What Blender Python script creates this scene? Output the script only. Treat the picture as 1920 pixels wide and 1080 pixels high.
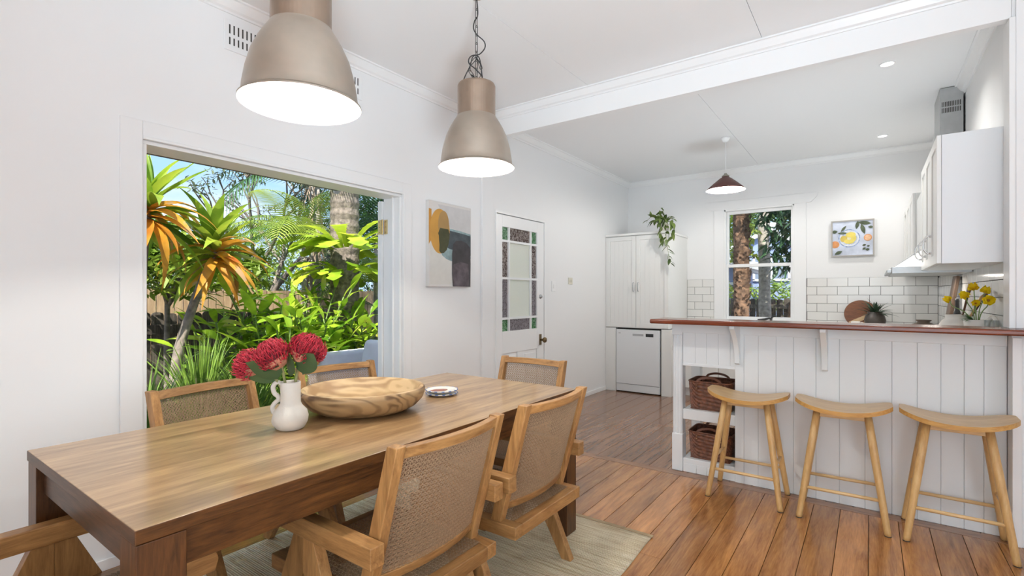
import bpy, math, random
from mathutils import Vector, Matrix, Euler

for _o in list(bpy.data.objects):
    bpy.data.objects.remove(_o, do_unlink=True)
SC = bpy.context.scene
COL = SC.collection
PI = math.pi
R_ = math.radians

# ------------------------------------------------------------------ camera
cam_d = bpy.data.cameras.new('camera')
cam = bpy.data.objects.new('camera', cam_d)
COL.objects.link(cam)
cam.location = (0, 0, 1.28)
cam.rotation_euler = (PI / 2, 0, R_(35.69))
cam_d.sensor_fit = 'HORIZONTAL'
cam_d.sensor_width = 36.0
cam_d.lens = 934.0 / 1920.0 * 36.0
cam_d.shift_y = 11.8 / 1920.0
cam_d.clip_start = 0.02
cam_d.clip_end = 300
SC.camera = cam

# ------------------------------------------------------------------ colour management
SC.view_settings.view_transform = 'Standard'
SC.view_settings.look = 'None'
SC.view_settings.gamma = 1.0
SC.view_settings.use_curve_mapping = False
SC.view_settings.exposure = 0.18
SC.cycles.use_denoising = True
SC.cycles.max_bounces = 6
SC.cycles.diffuse_bounces = 4
SC.cycles.transparent_max_bounces = 8
SC.cycles.glossy_bounces = 3
SC.cycles.transmission_bounces = 4
SC.cycles.sample_clamp_indirect = 8.0
SC.cycles.use_adaptive_sampling = True
SC.cycles.adaptive_threshold = 0.06
SC.cycles.use_light_tree = False

# ------------------------------------------------------------------ sky
W = bpy.data.worlds.new('sky')
SC.world = W
W.use_nodes = True
wn, wl = W.node_tree.nodes, W.node_tree.links
wn.clear()
w_out = wn.new('ShaderNodeOutputWorld')
w_bg = wn.new('ShaderNodeBackground')
w_tc = wn.new('ShaderNodeTexCoord')
w_mp = wn.new('ShaderNodeMapping')
w_mp.inputs['Scale'].default_value = (1.0, 1.0, 3.2)
w_mp.inputs['Location'].default_value = (0.35, 0.1, 0.0)
w_nz = wn.new('ShaderNodeTexNoise')
w_nz.inputs['Scale'].default_value = 2.6
w_nz.inputs['Detail'].default_value = 8
w_nz.inputs['Roughness'].default_value = 0.55
w_rp = wn.new('ShaderNodeValToRGB')
w_rp.color_ramp.elements[0].position = 0.42
w_rp.color_ramp.elements[0].color = (0.40, 0.66, 0.98, 1)
w_rp.color_ramp.elements[1].position = 0.66
w_rp.color_ramp.elements[1].color = (0.90, 0.94, 1.0, 1)
wl.new(w_tc.outputs['Generated'], w_mp.inputs['Vector'])
wl.new(w_mp.outputs['Vector'], w_nz.inputs['Vector'])
wl.new(w_nz.outputs['Fac'], w_rp.inputs['Fac'])
wl.new(w_rp.outputs['Color'], w_bg.inputs['Color'])
w_bg.inputs['Strength'].default_value = 1.15
wl.new(w_bg.outputs['Background'], w_out.inputs['Surface'])

# ------------------------------------------------------------------ sun
sun_d = bpy.data.lights.new('sun', 'SUN')
sun_d.energy = 9.0
sun_d.angle = R_(0.6)
sun_d.color = (1.0, 0.95, 0.86)
sun = bpy.data.objects.new('sun', sun_d)
COL.objects.link(sun)
SUNV = Vector((0.30, -0.56, 0.76)).normalized()      # towards the sun
sun.rotation_euler = SUNV.to_track_quat('Z', 'Y').to_euler()
sun.location = (0, -5, 12)

# daylight entering through the windows behind and beside the camera
def window_light(name, loc, rot, sx, sy, power, col):
    d = bpy.data.lights.new(name, 'AREA')
    d.shape = 'RECTANGLE'; d.size = sx; d.size_y = sy
    d.energy = power; d.color = col
    o = bpy.data.objects.new(name, d); COL.objects.link(o)
    o.location = loc; o.rotation_euler = rot
    return o
REAR_POWER, RIGHT_POWER, FILL_POWER, FILL_POWER_K, DOWNLIGHT = 52.0, 20.0, 380.0, 60.0, 40.0
window_light('daylight_rear_window', (0.55, -2.62, 1.45), (PI / 2, 0, 0), 2.7, 1.9, REAR_POWER, (0.86, 0.94, 1.0))
window_light('daylight_side_window', (2.42, 0.4, 1.45), (PI / 2, 0, PI / 2), 2.6, 1.9, RIGHT_POWER, (0.87, 0.94, 1.0))

# ================================================================== helpers
def new_mat(name):
    m = bpy.data.materials.new(name)
    m.use_nodes = True
    nt = m.node_tree
    b = nt.nodes.get('Principled BSDF')
    return m, nt, b

def setp(b, **kw):
    for k, v in kw.items():
        b.inputs[k.replace('_', ' ')].default_value = v

def c4(c):
    return (c[0], c[1], c[2], 1.0)

def mat(name, col, rough=0.5, metal=0.0, spec=0.5, var=0.0, vscale=6.0, bump=0.0, bscale=60.0, coat=0.0, rand=0.0, aniso=None, emit=None):
    m, nt, b = new_mat(name)
    N, L = nt.nodes, nt.links
    setp(b, Roughness=rough, Metallic=metal, Specular_IOR_Level=spec, Coat_Weight=coat)
    b.inputs['Base Color'].default_value = c4(col)
    if emit:
        b.inputs['Emission Color'].default_value = c4(emit[:3]); b.inputs['Emission Strength'].default_value = emit[3]
    tc = N.new('ShaderNodeTexCoord')
    if var > 0 or rand > 0:
        nz = N.new('ShaderNodeTexNoise') if var > 0 else N.new('ShaderNodeValue')
        if var > 0:
            nz.inputs['Scale'].default_value = vscale; nz.inputs['Detail'].default_value = 3
            L.new(tc.outputs['Object'], nz.inputs['Vector'])
        else: nz.outputs[0].default_value = 0.5
        hs = N.new('ShaderNodeHueSaturation'); hs.inputs['Color'].default_value = c4(col)
        ma = N.new('ShaderNodeMapRange'); ma.inputs['To Min'].default_value = 1 - var; ma.inputs['To Max'].default_value = 1 + var
        ma.inputs['From Min'].default_value = 0.3; ma.inputs['From Max'].default_value = 0.7
        L.new(nz.outputs['Fac' if var > 0 else 0], ma.inputs['Value'])
        if rand > 0:
            oi = N.new('ShaderNodeObjectInfo')
            mr = N.new('ShaderNodeMapRange'); mr.inputs['To Min'].default_value = 1 - rand; mr.inputs['To Max'].default_value = 1 + rand
            L.new(oi.outputs['Random'], mr.inputs['Value'])
            mm = N.new('ShaderNodeMath'); mm.operation = 'MULTIPLY'
            L.new(mr.outputs['Result'], mm.inputs[0]); L.new(ma.outputs['Result'], mm.inputs[1])
            L.new(mm.outputs['Value'], hs.inputs['Value'])
        else:
            L.new(ma.outputs['Result'], hs.inputs['Value'])
        L.new(hs.outputs['Color'], b.inputs['Base Color'])
    if bump > 0:
        nb = N.new('ShaderNodeTexNoise'); nb.inputs['Scale'].default_value = bscale; nb.inputs['Detail'].default_value = 2
        L.new(tc.outputs['Object'], nb.inputs['Vector'])
        bp = N.new('ShaderNodeBump'); bp.inputs['Strength'].default_value = bump; bp.inputs['Distance'].default_value = 0.01
        L.new(nb.outputs['Fac'], bp.inputs['Height']); L.new(bp.outputs['Normal'], b.inputs['Normal'])
    return m

def wood(name, dark, light, axis=1, scale=3.0, stretch=9.0, rough=0.4, rand=0.15, coat=0.0, fig=2.5, bump=0.08, spec=0.5, stain=None):
    """grain runs along `axis` of the object's own coordinates"""
    m, nt, b = new_mat(name)
    N, L = nt.nodes, nt.links
    setp(b, Roughness=rough, Coat_Weight=coat, Specular_IOR_Level=spec)
    if coat: b.inputs['Coat Roughness'].default_value = 0.14
    tc = N.new('ShaderNodeTexCoord'); oi = N.new('ShaderNodeObjectInfo')
    off = N.new('ShaderNodeVectorMath'); off.operation = 'MULTIPLY_ADD'
    cmb = N.new('ShaderNodeCombineXYZ')
    for k in range(3): L.new(oi.outputs['Random'], cmb.inputs[k])
    off.inputs[1].default_value = (37.0, 23.0, 51.0)
    L.new(cmb.outputs['Vector'], off.inputs[0]); L.new(tc.outputs['Object'], off.inputs[2])
    mp = N.new('ShaderNodeMapping')
    s = [stretch, stretch, stretch]; s[axis] = 1.0
    mp.inputs['Scale'].default_value = s
    L.new(off.outputs['Vector'], mp.inputs['Vector'])
    n1 = N.new('ShaderNodeTexNoise'); n1.inputs['Scale'].default_value = scale; n1.inputs['Detail'].default_value = 5
    n1.inputs['Distortion'].default_value = fig; n1.inputs['Roughness'].default_value = 0.6
    L.new(mp.outputs['Vector'], n1.inputs['Vector'])
    n2 = N.new('ShaderNodeTexNoise'); n2.inputs['Scale'].default_value = scale * 9; n2.inputs['Detail'].default_value = 3
    L.new(mp.outputs['Vector'], n2.inputs['Vector'])
    mx = N.new('ShaderNodeMath'); mx.operation = 'MULTIPLY_ADD'; mx.inputs[1].default_value = 0.35
    L.new(n2.outputs['Fac'], mx.inputs[0]); L.new(n1.outputs['Fac'], mx.inputs[2])
    rp = N.new('ShaderNodeValToRGB')
    rp.color_ramp.elements[0].position = 0.45; rp.color_ramp.elements[0].color = c4(dark)
    rp.color_ramp.elements[1].position = 0.90; rp.color_ramp.elements[1].color = c4(light)
    L.new(mx.outputs['Value'], rp.inputs['Fac'])
    hs = N.new('ShaderNodeHueSaturation')
    mr = N.new('ShaderNodeMapRange'); mr.inputs['To Min'].default_value = 1 - rand; mr.inputs['To Max'].default_value = 1 + rand
    L.new(oi.outputs['Random'], mr.inputs['Value']); L.new(mr.outputs['Result'], hs.inputs['Value'])
    L.new(rp.outputs['Color'], hs.inputs['Color'])
    last = hs.outputs['Color']
    if stain:
        n3 = N.new('ShaderNodeTexNoise'); n3.inputs['Scale'].default_value = stain[1]; n3.inputs['Detail'].default_value = 4
        mp3 = N.new('ShaderNodeMapping'); s3 = [1.0, 1.0, 1.0]; s3[axis] = 0.45
        mp3.inputs['Scale'].default_value = s3
        geo = N.new('ShaderNodeNewGeometry')
        L.new(geo.outputs['Position'], mp3.inputs['Vector']); L.new(mp3.outputs['Vector'], n3.inputs['Vector'])
        r3 = N.new('ShaderNodeValToRGB'); r3.color_ramp.elements[0].position = stain[2]; r3.color_ramp.elements[1].position = stain[3]
        L.new(n3.outputs['Fac'], r3.inputs['Fac'])
        mxc = N.new('ShaderNodeMix'); mxc.data_type = 'RGBA'; mxc.blend_type = 'MIX'
        mf = N.new('ShaderNodeMath'); mf.operation = 'MULTIPLY'; mf.inputs[1].default_value = stain[4]
        L.new(r3.outputs['Color'], mf.inputs[0]); L.new(mf.outputs['Value'], mxc.inputs['Factor'])
        L.new(last, mxc.inputs['A']); mxc.inputs['B'].default_value = c4(stain[0])
        last = mxc.outputs['Result']
    L.new(last, b.inputs['Base Color'])
    if bump > 0:
        bp = N.new('ShaderNodeBump'); bp.inputs['Strength'].default_value = bump; bp.inputs['Distance'].default_value = 0.004
        L.new(mx.outputs['Value'], bp.inputs['Height']); L.new(bp.outputs['Normal'], b.inputs['Normal'])
    return m

def leafmat(name, c1, c2, trans=0.35, rough=0.45, vscale=3.0, tip=None):
    """leaf: diffuse + gloss + light passing through; tone differs per leaf and over space"""
    m, nt, b = new_mat(name)
    N, L = nt.nodes, nt.links
    out = N.get('Material Output')
    oi = N.new('ShaderNodeObjectInfo'); geo = N.new('ShaderNodeNewGeometry')
    nz = N.new('ShaderNodeTexNoise'); nz.inputs['Scale'].default_value = vscale; nz.inputs['Detail'].default_value = 4
    L.new(geo.outputs['Position'], nz.inputs['Vector'])
    ad = N.new('ShaderNodeMath'); ad.operation = 'MULTIPLY_ADD'; ad.inputs[1].default_value = 0.75
    ml = N.new('ShaderNodeMath'); ml.operation = 'MULTIPLY_ADD'; ml.inputs[1].default_value = 1.6; ml.inputs[2].default_value = -0.62
    L.new(nz.outputs['Fac'], ml.inputs[0])
    L.new(oi.outputs['Random'], ad.inputs[0]); L.new(ml.outputs['Value'], ad.inputs[2])
    rp = N.new('ShaderNodeValToRGB')
    rp.color_ramp.elements[0].position = 0.05; rp.color_ramp.elements[0].color = c4(c1)
    rp.color_ramp.elements[1].position = 0.85; rp.color_ramp.elements[1].color = c4(c2)
    if tip:
        e = rp.color_ramp.elements.new(0.97); e.color = c4(tip)
    L.new(ad.outputs['Value'], rp.inputs['Fac'])
    L.new(rp.outputs['Color'], b.inputs['Base Color'])
    setp(b, Roughness=rough, Specular_IOR_Level=0.45)
    tr = N.new('ShaderNodeBsdfTranslucent'); L.new(rp.outputs['Color'], tr.inputs['Color'])
    mx = N.new('ShaderNodeMixShader'); mx.inputs[0].default_value = trans
    L.new(b.outputs['BSDF'], mx.inputs[1]); L.new(tr.outputs['BSDF'], mx.inputs[2])
    L.new(mx.outputs['Shader'], out.inputs['Surface'])
    return m

def glassmat(name, tint=(1, 1, 1), gloss=0.06):
    m, nt, b = new_mat(name)
    N, L = nt.nodes, nt.links
    out = N.get('Material Output'); N.remove(b)
    tr = N.new('ShaderNodeBsdfTransparent'); tr.inputs['Color'].default_value = c4(tint)
    gl = N.new('ShaderNodeBsdfGlossy'); gl.inputs['Roughness'].default_value = 0.02
    mx = N.new('ShaderNodeMixShader'); mx.inputs[0].default_value = gloss
    L.new(tr.outputs['BSDF'], mx.inputs[1]); L.new(gl.outputs['BSDF'], mx.inputs[2])
    L.new(mx.outputs['Shader'], out.inputs['Surface'])
    return m

def panemat(name, col, col2=None, trans=0.6, scale=60.0, bump=0.6):
    """figured (obscure) glass: scatters the daylight behind it"""
    m, nt, b = new_mat(name)
    N, L = nt.nodes, nt.links
    out = N.get('Material Output')
    tc = N.new('ShaderNodeTexCoord')
    nz = N.new('ShaderNodeTexNoise'); nz.inputs['Scale'].default_value = scale; nz.inputs['Detail'].default_value = 2; nz.inputs['Distortion'].default_value = 1.5
    L.new(tc.outputs['Object'], nz.inputs['Vector'])
    rp = N.new('ShaderNodeValToRGB'); rp.color_ramp.elements[0].position = 0.44; rp.color_ramp.elements[1].position = 0.56
    rp.color_ramp.elements[0].color = c4(col); rp.color_ramp.elements[1].color = c4(col2 or col)
    L.new(nz.outputs['Fac'], rp.inputs['Fac']); L.new(rp.outputs['Color'], b.inputs['Base Color'])
    setp(b, Roughness=0.15)
    bp = N.new('ShaderNodeBump'); bp.inputs['Strength'].default_value = bump; bp.inputs['Distance'].default_value = 0.003
    L.new(nz.outputs['Fac'], bp.inputs['Height']); L.new(bp.outputs['Normal'], b.inputs['Normal'])
    tr = N.new('ShaderNodeBsdfTranslucent'); L.new(rp.outputs['Color'], tr.inputs['Color'])
    mx = N.new('ShaderNodeMixShader'); mx.inputs[0].default_value = trans
    L.new(b.outputs['BSDF'], mx.inputs[1]); L.new(tr.outputs['BSDF'], mx.inputs[2])
    L.new(mx.outputs['Shader'], out.inputs['Surface'])
    return m

class MB:
    """collects geometry and links it as ONE mesh object"""
    def __init__(s):
        s.v = []; s.f = []; s.mi = []; s.cur = 0
    def add(s, vs, fs):
        o = len(s.v)
        s.v += [tuple(p) for p in vs]
        for f in fs:
            s.f.append(tuple(i + o for i in f)); s.mi.append(s.cur)
        return s
    def box(s, x0, x1, y0, y1, z0, z1):
        vs = [(x0, y0, z0), (x1, y0, z0), (x1, y1, z0), (x0, y1, z0), (x0, y0, z1), (x1, y0, z1), (x1, y1, z1), (x0, y1, z1)]
        return s.add(vs, [(3, 2, 1, 0), (4, 5, 6, 7), (0, 1, 5, 4), (1, 2, 6, 5), (2, 3, 7, 6), (3, 0, 4, 7)])
    def beam(s, a, b, w, d, up=(0, 0, 1), w2=None, d2=None):
        """rectangular bar from a to b; w across, d along `up`-ish"""
        a, b = Vector(a), Vector(b); t = (b - a).normalized(); up = Vector(up)
        x = t.cross(up)
        if x.length < 1e-5: x = t.cross(Vector((0, 1, 0)))
        x.normalize(); y = x.cross(t).normalized()
        w2 = w if w2 is None else w2; d2 = d if d2 is None else d2
        vs = []
        for p, ww, dd in ((a, w, d), (b, w2, d2)):
            for sx, sy in ((-1, -1), (1, -1), (1, 1), (-1, 1)):
                vs.append(p + x * sx * ww / 2 + y * sy * dd / 2)
        return s.add(vs, [(3, 2, 1, 0), (4, 5, 6, 7), (0, 1, 5, 4), (1, 2, 6, 5), (2, 3, 7, 6), (3, 0, 4, 7)])
    def prism(s, poly, axis, a, b):
        """poly in the other two axes (in order x,y,z without axis), extruded from a to b"""
        n = len(poly)
        def P(p, t):
            q = list(p); q.insert(axis, t); return tuple(q)
        vs = [P(p, a) for p in poly] + [P(p, b) for p in poly]
        fs = [tuple(range(n))[::-1], tuple(range(n, 2 * n))]
        for i in range(n):
            j = (i + 1) % n
            fs.append((i, j, j + n, i + n))
        return s.add(vs, fs)
    def tube(s, pts, r, n=8, cap=True):
        pts = [Vector(p) for p in pts]; m = len(pts)
        rs = r if isinstance(r, (list, tuple)) else [r] * m
        vs = []; prev = None
        for i, p in enumerate(pts):
            t = (pts[min(i + 1, m - 1)] - pts[max(i - 1, 0)]).normalized()
            if prev is None:
                ref = Vector((0, 0, 1)) if abs(t.z) < 0.9 else Vector((1, 0, 0))
                x = t.cross(ref).normalized()
            else:
                x = (prev - t * prev.dot(t))
                if x.length < 1e-6: x = t.cross(Vector((0, 0, 1)))
                x.normalize()
            prev = x; y = t.cross(x)
            for k in range(n):
                a = 2 * PI * k / n
                vs.append(p + (x * math.cos(a) + y * math.sin(a)) * rs[i])
        fs = []
        for i in range(m - 1):
            for k in range(n):
                k2 = (k + 1) % n
                fs.append((i * n + k, i * n + k2, (i + 1) * n + k2, (i + 1) * n + k))
        if cap:
            fs.append(tuple(range(n))[::-1]); fs.append(tuple(range((m - 1) * n, m * n)))
        return s.add(vs, fs)
    def lathe(s, prof, n=32, c=(0, 0, 0), sx=1.0, sy=1.0, wob=None):
        """profile [(r,z),...] turned about z; closed at r=0 ends"""
        vs = []; rows = []
        for (r, z) in prof:
            if r < 1e-6:
                rows.append([len(vs)]); vs.append((c[0], c[1], c[2] + z))
            else:
                row = []
                for k in range(n):
                    a = 2 * PI * k / n
                    w = wob(a, z) if wob else 1.0
                    row.append(len(vs)); vs.append((c[0] + r * w * sx * math.cos(a), c[1] + r * w * sy * math.sin(a), c[2] + z))
                rows.append(row)
        fs = []
        for A, B in zip(rows, rows[1:]):
            if len(A) == 1 and len(B) == 1: continue
            for k in range(n):
                k2 = (k + 1) % n
                if len(A) == 1: fs.append((A[0], B[k2], B[k]))
                elif len(B) == 1: fs.append((A[k], A[k2], B[0]))
                else: fs.append((A[k], A[k2], B[k2], B[k]))
        return s.add(vs, fs)
    def grid(s, fn, nu, nv):
        vs = [fn(i / nu, j / nv) for j in range(nv + 1) for i in range(nu + 1)]
        fs = [(j * (nu + 1) + i, j * (nu + 1) + i + 1, (j + 1) * (nu + 1) + i + 1, (j + 1) * (nu + 1) + i) for j in range(nv) for i in range(nu)]
        return s.add(vs, fs)
    def ball(s, c, r, n=12, m=8, sz=1.0):
        return s.lathe([(r * math.sin(PI * i / m), -r * sz * math.cos(PI * i / m)) for i in range(m + 1)], n, c)
    def xf(s, M, start=0):
        for i in range(start, len(s.v)): s.v[i] = tuple(M @ Vector(s.v[i]))
        return s
    def mesh(s, name, mats, smooth=False):
        me = bpy.data.meshes.new(name)
        me.from_pydata(s.v, [], s.f)
        for m in (mats if isinstance(mats, (list, tuple)) else [mats]): me.materials.append(m)
        if any(s.mi): me.polygons.foreach_set('material_index', s.mi)
        if smooth: me.polygons.foreach_set('use_smooth', [True] * len(me.polygons))
        me.update()
        return me
    def build(s, name, mats, parent=None, world=False, smooth=False, bevel=0.0, bseg=2, loc=None, rot=None):
        if world and parent is not None:
            l = parent.location
            s.v = [(x - l.x, y - l.y, z - l.z) for x, y, z in s.v]
        return link(name, s.mesh(name, mats, smooth), parent, bevel, bseg, loc, rot, smooth)

def link(name, me, parent=None, bevel=0.0, bseg=2, loc=None, rot=None, smooth=False):
    o = bpy.data.objects.new(name, me); COL.objects.link(o)
    if parent is not None: o.parent = parent
    if loc is not None: o.location = loc
    if rot is not None: o.rotation_euler = rot
    if bevel > 0:
        md = o.modifiers.new('bevel', 'BEVEL'); md.width = bevel; md.segments = bseg; md.limit_method = 'ANGLE'; md.angle_limit = R_(35)
        if not smooth:
            me.polygons.foreach_set('use_smooth', [True] * len(me.polygons)); md.harden_normals = True
    return o

def tag(o, label, cat, group=None, kind=None):
    o['label'] = label; o['category'] = cat
    if group: o['group'] = group
    if kind: o['kind'] = kind
    return o

def thing(name, label, cat, loc=(0, 0, 0), rz=0.0, group=None):
    o = bpy.data.objects.new(name, None); COL.objects.link(o)
    o.empty_display_size = 0.1
    o.location = loc; o.rotation_euler = (0, 0, rz)
    return tag(o, label, cat, group)

def struct(o, label, cat):
    o['label'] = label; o['category'] = cat; o['kind'] = 'structure'
    return o

def copy_tree(o, parent=None):
    c = o.copy(); COL.objects.link(c); c.parent = parent
    for ch in list(o.children): copy_tree(ch, c)
    return c

def lerp(a, b, t): return a + (b - a) * t
def bez(pts, n):
    """Catmull-Rom through pts"""
    P = [Vector(p) for p in pts]; out = []
    Q = [P[0] * 2 - P[1]] + P + [P[-1] * 2 - P[-2]]
    for i in range(1, len(Q) - 2):
        for k in range(n):
            t = k / n
            a, b, c, d = Q[i - 1], Q[i], Q[i + 1], Q[i + 2]
            out.append(0.5 * ((2 * b) + (c - a) * t + (2 * a - 5 * b + 4 * c - d) * t * t + (3 * b - a - 3 * c + d) * t ** 3))
    out.append(P[-1])
    return out

# ================================================================== materials
M = {}
M['wall'] = mat('white_wall_paint', (0.86, 0.86, 0.855), 0.55)
M['ceil'] = mat('white_ceiling_paint', (0.88, 0.88, 0.875), 0.6)
M['trim'] = mat('white_gloss_trim', (0.88, 0.88, 0.87), 0.32)
M['cab'] = mat('white_cabinet_paint', (0.84, 0.84, 0.81), 0.38)
M['barw'] = mat('white_painted_boards', (0.83, 0.85, 0.85), 0.35)
M['gap'] = mat('dark_gap', (0.05, 0.045, 0.04), 0.9)
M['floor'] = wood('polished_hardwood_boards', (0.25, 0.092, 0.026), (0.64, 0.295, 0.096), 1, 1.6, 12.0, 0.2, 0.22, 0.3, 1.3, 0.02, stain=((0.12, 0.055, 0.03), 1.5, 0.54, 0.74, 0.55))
M['floor_k'] = wood('grey_brown_kitchen_boards', (0.15, 0.066, 0.034), (0.34, 0.175, 0.092), 1, 1.6, 13.0, 0.2, 0.13, 0.3, 0.9, 0.02, stain=((0.075, 0.05, 0.04), 1.3, 0.54, 0.72, 0.7))  # kitchen boards darker and greyer than the dining boards
M['floorstrip'] = wood('hardwood_threshold', (0.18, 0.075, 0.03), (0.40, 0.19, 0.085), 0, 2.2, 7.0, 0.22, 0.05, 0.3, 2.0, 0.03)
M['subfloor'] = mat('subfloor', (0.03, 0.014, 0.007), 0.9)
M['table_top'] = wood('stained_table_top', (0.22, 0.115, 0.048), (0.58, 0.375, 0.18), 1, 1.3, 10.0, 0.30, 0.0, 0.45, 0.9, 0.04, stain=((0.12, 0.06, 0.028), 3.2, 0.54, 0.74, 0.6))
M['table'] = wood('dark_stained_shaded_table_wood', (0.045, 0.016, 0.004), (0.19, 0.075, 0.018), 1, 3.0, 9.0, 0.38, 0.12, 0.0, 1.8, 0.12)
M['table_x'] = wood('dark_stained_shaded_table_wood_cross', (0.05, 0.022, 0.011), (0.15, 0.072, 0.034), 0, 3.0, 9.0, 0.4, 0.1, 0.0, 1.8, 0.12)
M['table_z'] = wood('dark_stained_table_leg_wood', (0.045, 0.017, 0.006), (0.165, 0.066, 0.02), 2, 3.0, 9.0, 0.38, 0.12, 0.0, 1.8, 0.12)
M['teak'] = wood('oiled_teak', (0.26, 0.118, 0.036), (0.56, 0.30, 0.108), 1, 3.5, 8.0, 0.4, 0.14, 0.0, 1.2, 0.05)
M['teak_x'] = wood('oiled_teak_cross', (0.26, 0.118, 0.036), (0.56, 0.30, 0.108), 0, 3.5, 8.0, 0.4, 0.14, 0.0, 1.2, 0.05)
M['teak_z'] = wood('oiled_teak_upright', (0.26, 0.118, 0.036), (0.56, 0.30, 0.108), 2, 3.5, 8.0, 0.4, 0.14, 0.0, 1.2, 0.05)
M['cane'] = mat('woven_cane', (0.37, 0.245, 0.145), 0.45, var=0.2, vscale=180)
M['stool'] = wood('clear_finished_beech', (0.52, 0.285, 0.095), (0.76, 0.50, 0.215), 2, 3.0, 7.0, 0.38, 0.06, 0.1, 0.8, 0.03)
M['stool_x'] = wood('clear_finished_beech_seat', (0.60, 0.37, 0.155), (0.80, 0.56, 0.28), 0, 3.0, 7.0, 0.35, 0.06, 0.1, 0.8, 0.03)
M['ply'] = wood('plywood_edge', (0.50, 0.24, 0.06), (0.72, 0.42, 0.13), 0, 6.0, 14.0, 0.4, 0.04, 0.0, 0.4, 0.05)
M['jarrah'] = wood('red_hardwood_bar_top', (0.11, 0.022, 0.009), (0.25, 0.055, 0.019), 0, 2.0, 9.0, 0.22, 0.03, 0.15, 1.0, 0.02)
def figured(name, dark, light, scale, freq, rough=0.5):
    """contour-like growth rings of a bowl carved across the grain"""
    m, nt, b = new_mat(name)
    N, L = nt.nodes, nt.links
    tc = N.new('ShaderNodeTexCoord')
    nz = N.new('ShaderNodeTexNoise'); nz.inputs['Scale'].default_value = scale; nz.inputs['Detail'].default_value = 2.5; nz.inputs['Distortion'].default_value = 0.5
    mp = N.new('ShaderNodeMapping'); mp.inputs['Scale'].default_value = (0.7, 0.7, 2.2); mp.inputs['Location'].default_value = (3.1, 1.7, 0.4)
    L.new(tc.outputs['Object'], mp.inputs['Vector']); L.new(mp.outputs['Vector'], nz.inputs['Vector'])
    mu = N.new('ShaderNodeMath'); mu.operation = 'MULTIPLY'; mu.inputs[1].default_value = freq
    L.new(nz.outputs['Fac'], mu.inputs[0])
    sn = N.new('ShaderNodeMath'); sn.operation = 'SINE'; L.new(mu.outputs['Value'], sn.inputs[0])
    n2 = N.new('ShaderNodeTexNoise'); n2.inputs['Scale'].default_value = 7.0; n2.inputs['Detail'].default_value = 3
    L.new(tc.outputs['Object'], n2.inputs['Vector'])
    ad = N.new('ShaderNodeMath'); ad.operation = 'MULTIPLY_ADD'; ad.inputs[1].default_value = 0.22
    L.new(sn.outputs['Value'], ad.inputs[0]); L.new(n2.outputs['Fac'], ad.inputs[2])
    rp = N.new('ShaderNodeValToRGB'); rp.color_ramp.elements[0].position = 0.25; rp.color_ramp.elements[1].position = 0.68
    rp.color_ramp.elements[0].color = c4(dark); rp.color_ramp.elements[1].color = c4(light)
    L.new(ad.outputs['Value'], rp.inputs['Fac']); L.new(rp.outputs['Color'], b.inputs['Base Color'])
    setp(b, Roughness=rough)
    return m
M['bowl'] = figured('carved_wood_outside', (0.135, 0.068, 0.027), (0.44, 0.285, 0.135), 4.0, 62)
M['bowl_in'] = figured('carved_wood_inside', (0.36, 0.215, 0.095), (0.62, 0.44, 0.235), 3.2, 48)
M['ceramic'] = mat('matte_cream_ceramic', (0.74, 0.69, 0.61), 0.7, var=0.05, vscale=20, bump=0.05, bscale=200)
M['pot'] = mat('matte_white_stoneware', (0.72, 0.68, 0.62), 0.65, var=0.05, vscale=15)
M['plate'] = mat('glazed_white_plate', (0.80, 0.77, 0.71), 0.25, var=0.03)
M['blue'] = mat('cobalt_glaze', (0.10, 0.18, 0.46), 0.3)
M['terracotta'] = mat('brick_red_glaze', (0.30, 0.10, 0.06), 0.35)
M['lamp'] = mat('brushed_bronze_metal', (0.47, 0.41, 0.34), 0.34, metal=0.9, var=0.05, vscale=14)
M['lamp_neck'] = mat('brushed_dark_bronze_metal', (0.37, 0.285, 0.22), 0.34, metal=0.9, var=0.06, vscale=14)
M['lamp_in'] = mat('white_enamel_reflector', (0.92, 0.92, 0.9), 0.5)
M['black'] = mat('black_metal', (0.03, 0.03, 0.03), 0.45)
M['brass'] = mat('brass', (0.62, 0.45, 0.20), 0.35, metal=0.9)
M['oldbrass'] = mat('aged_brass', (0.20, 0.14, 0.07), 0.4, metal=0.8)
M['steel'] = mat('brushed_steel', (0.46, 0.47, 0.47), 0.38, metal=0.85, var=0.05, vscale=20)
M['chrome'] = mat('chrome', (0.72, 0.72, 0.72), 0.18, metal=1.0)
M['tile'] = mat('glazed_white_tile', (0.77, 0.76, 0.73), 0.12, rand=0.025)
M['grout'] = mat('dark_grout', (0.10, 0.098, 0.095), 0.9)
M['appl'] = mat('white_enamel_appliance', (0.80, 0.82, 0.83), 0.3)
M['maroon'] = mat('dark_plum_enamel', (0.115, 0.042, 0.036), 0.45, var=0.05)
M['basket'] = None
M['leather'] = mat('tan_leather', (0.15, 0.055, 0.028), 0.5, var=0.1)
M['switch'] = mat('cream_switch_plastic', (0.74, 0.70, 0.58), 0.35)
M['fabric'] = mat('lilac_grey_cushion', (0.58, 0.57, 0.64), 0.9, var=0.05, vscale=8, bump=0.15, bscale=220)
M['soil'] = mat('garden_soil', (0.10, 0.075, 0.05), 0.95, var=0.35, vscale=5, bump=0.6, bscale=25)
M['bench'] = mat('pale_stone_benchtop', (0.62, 0.61, 0.58), 0.25, var=0.05, vscale=30)

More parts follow.
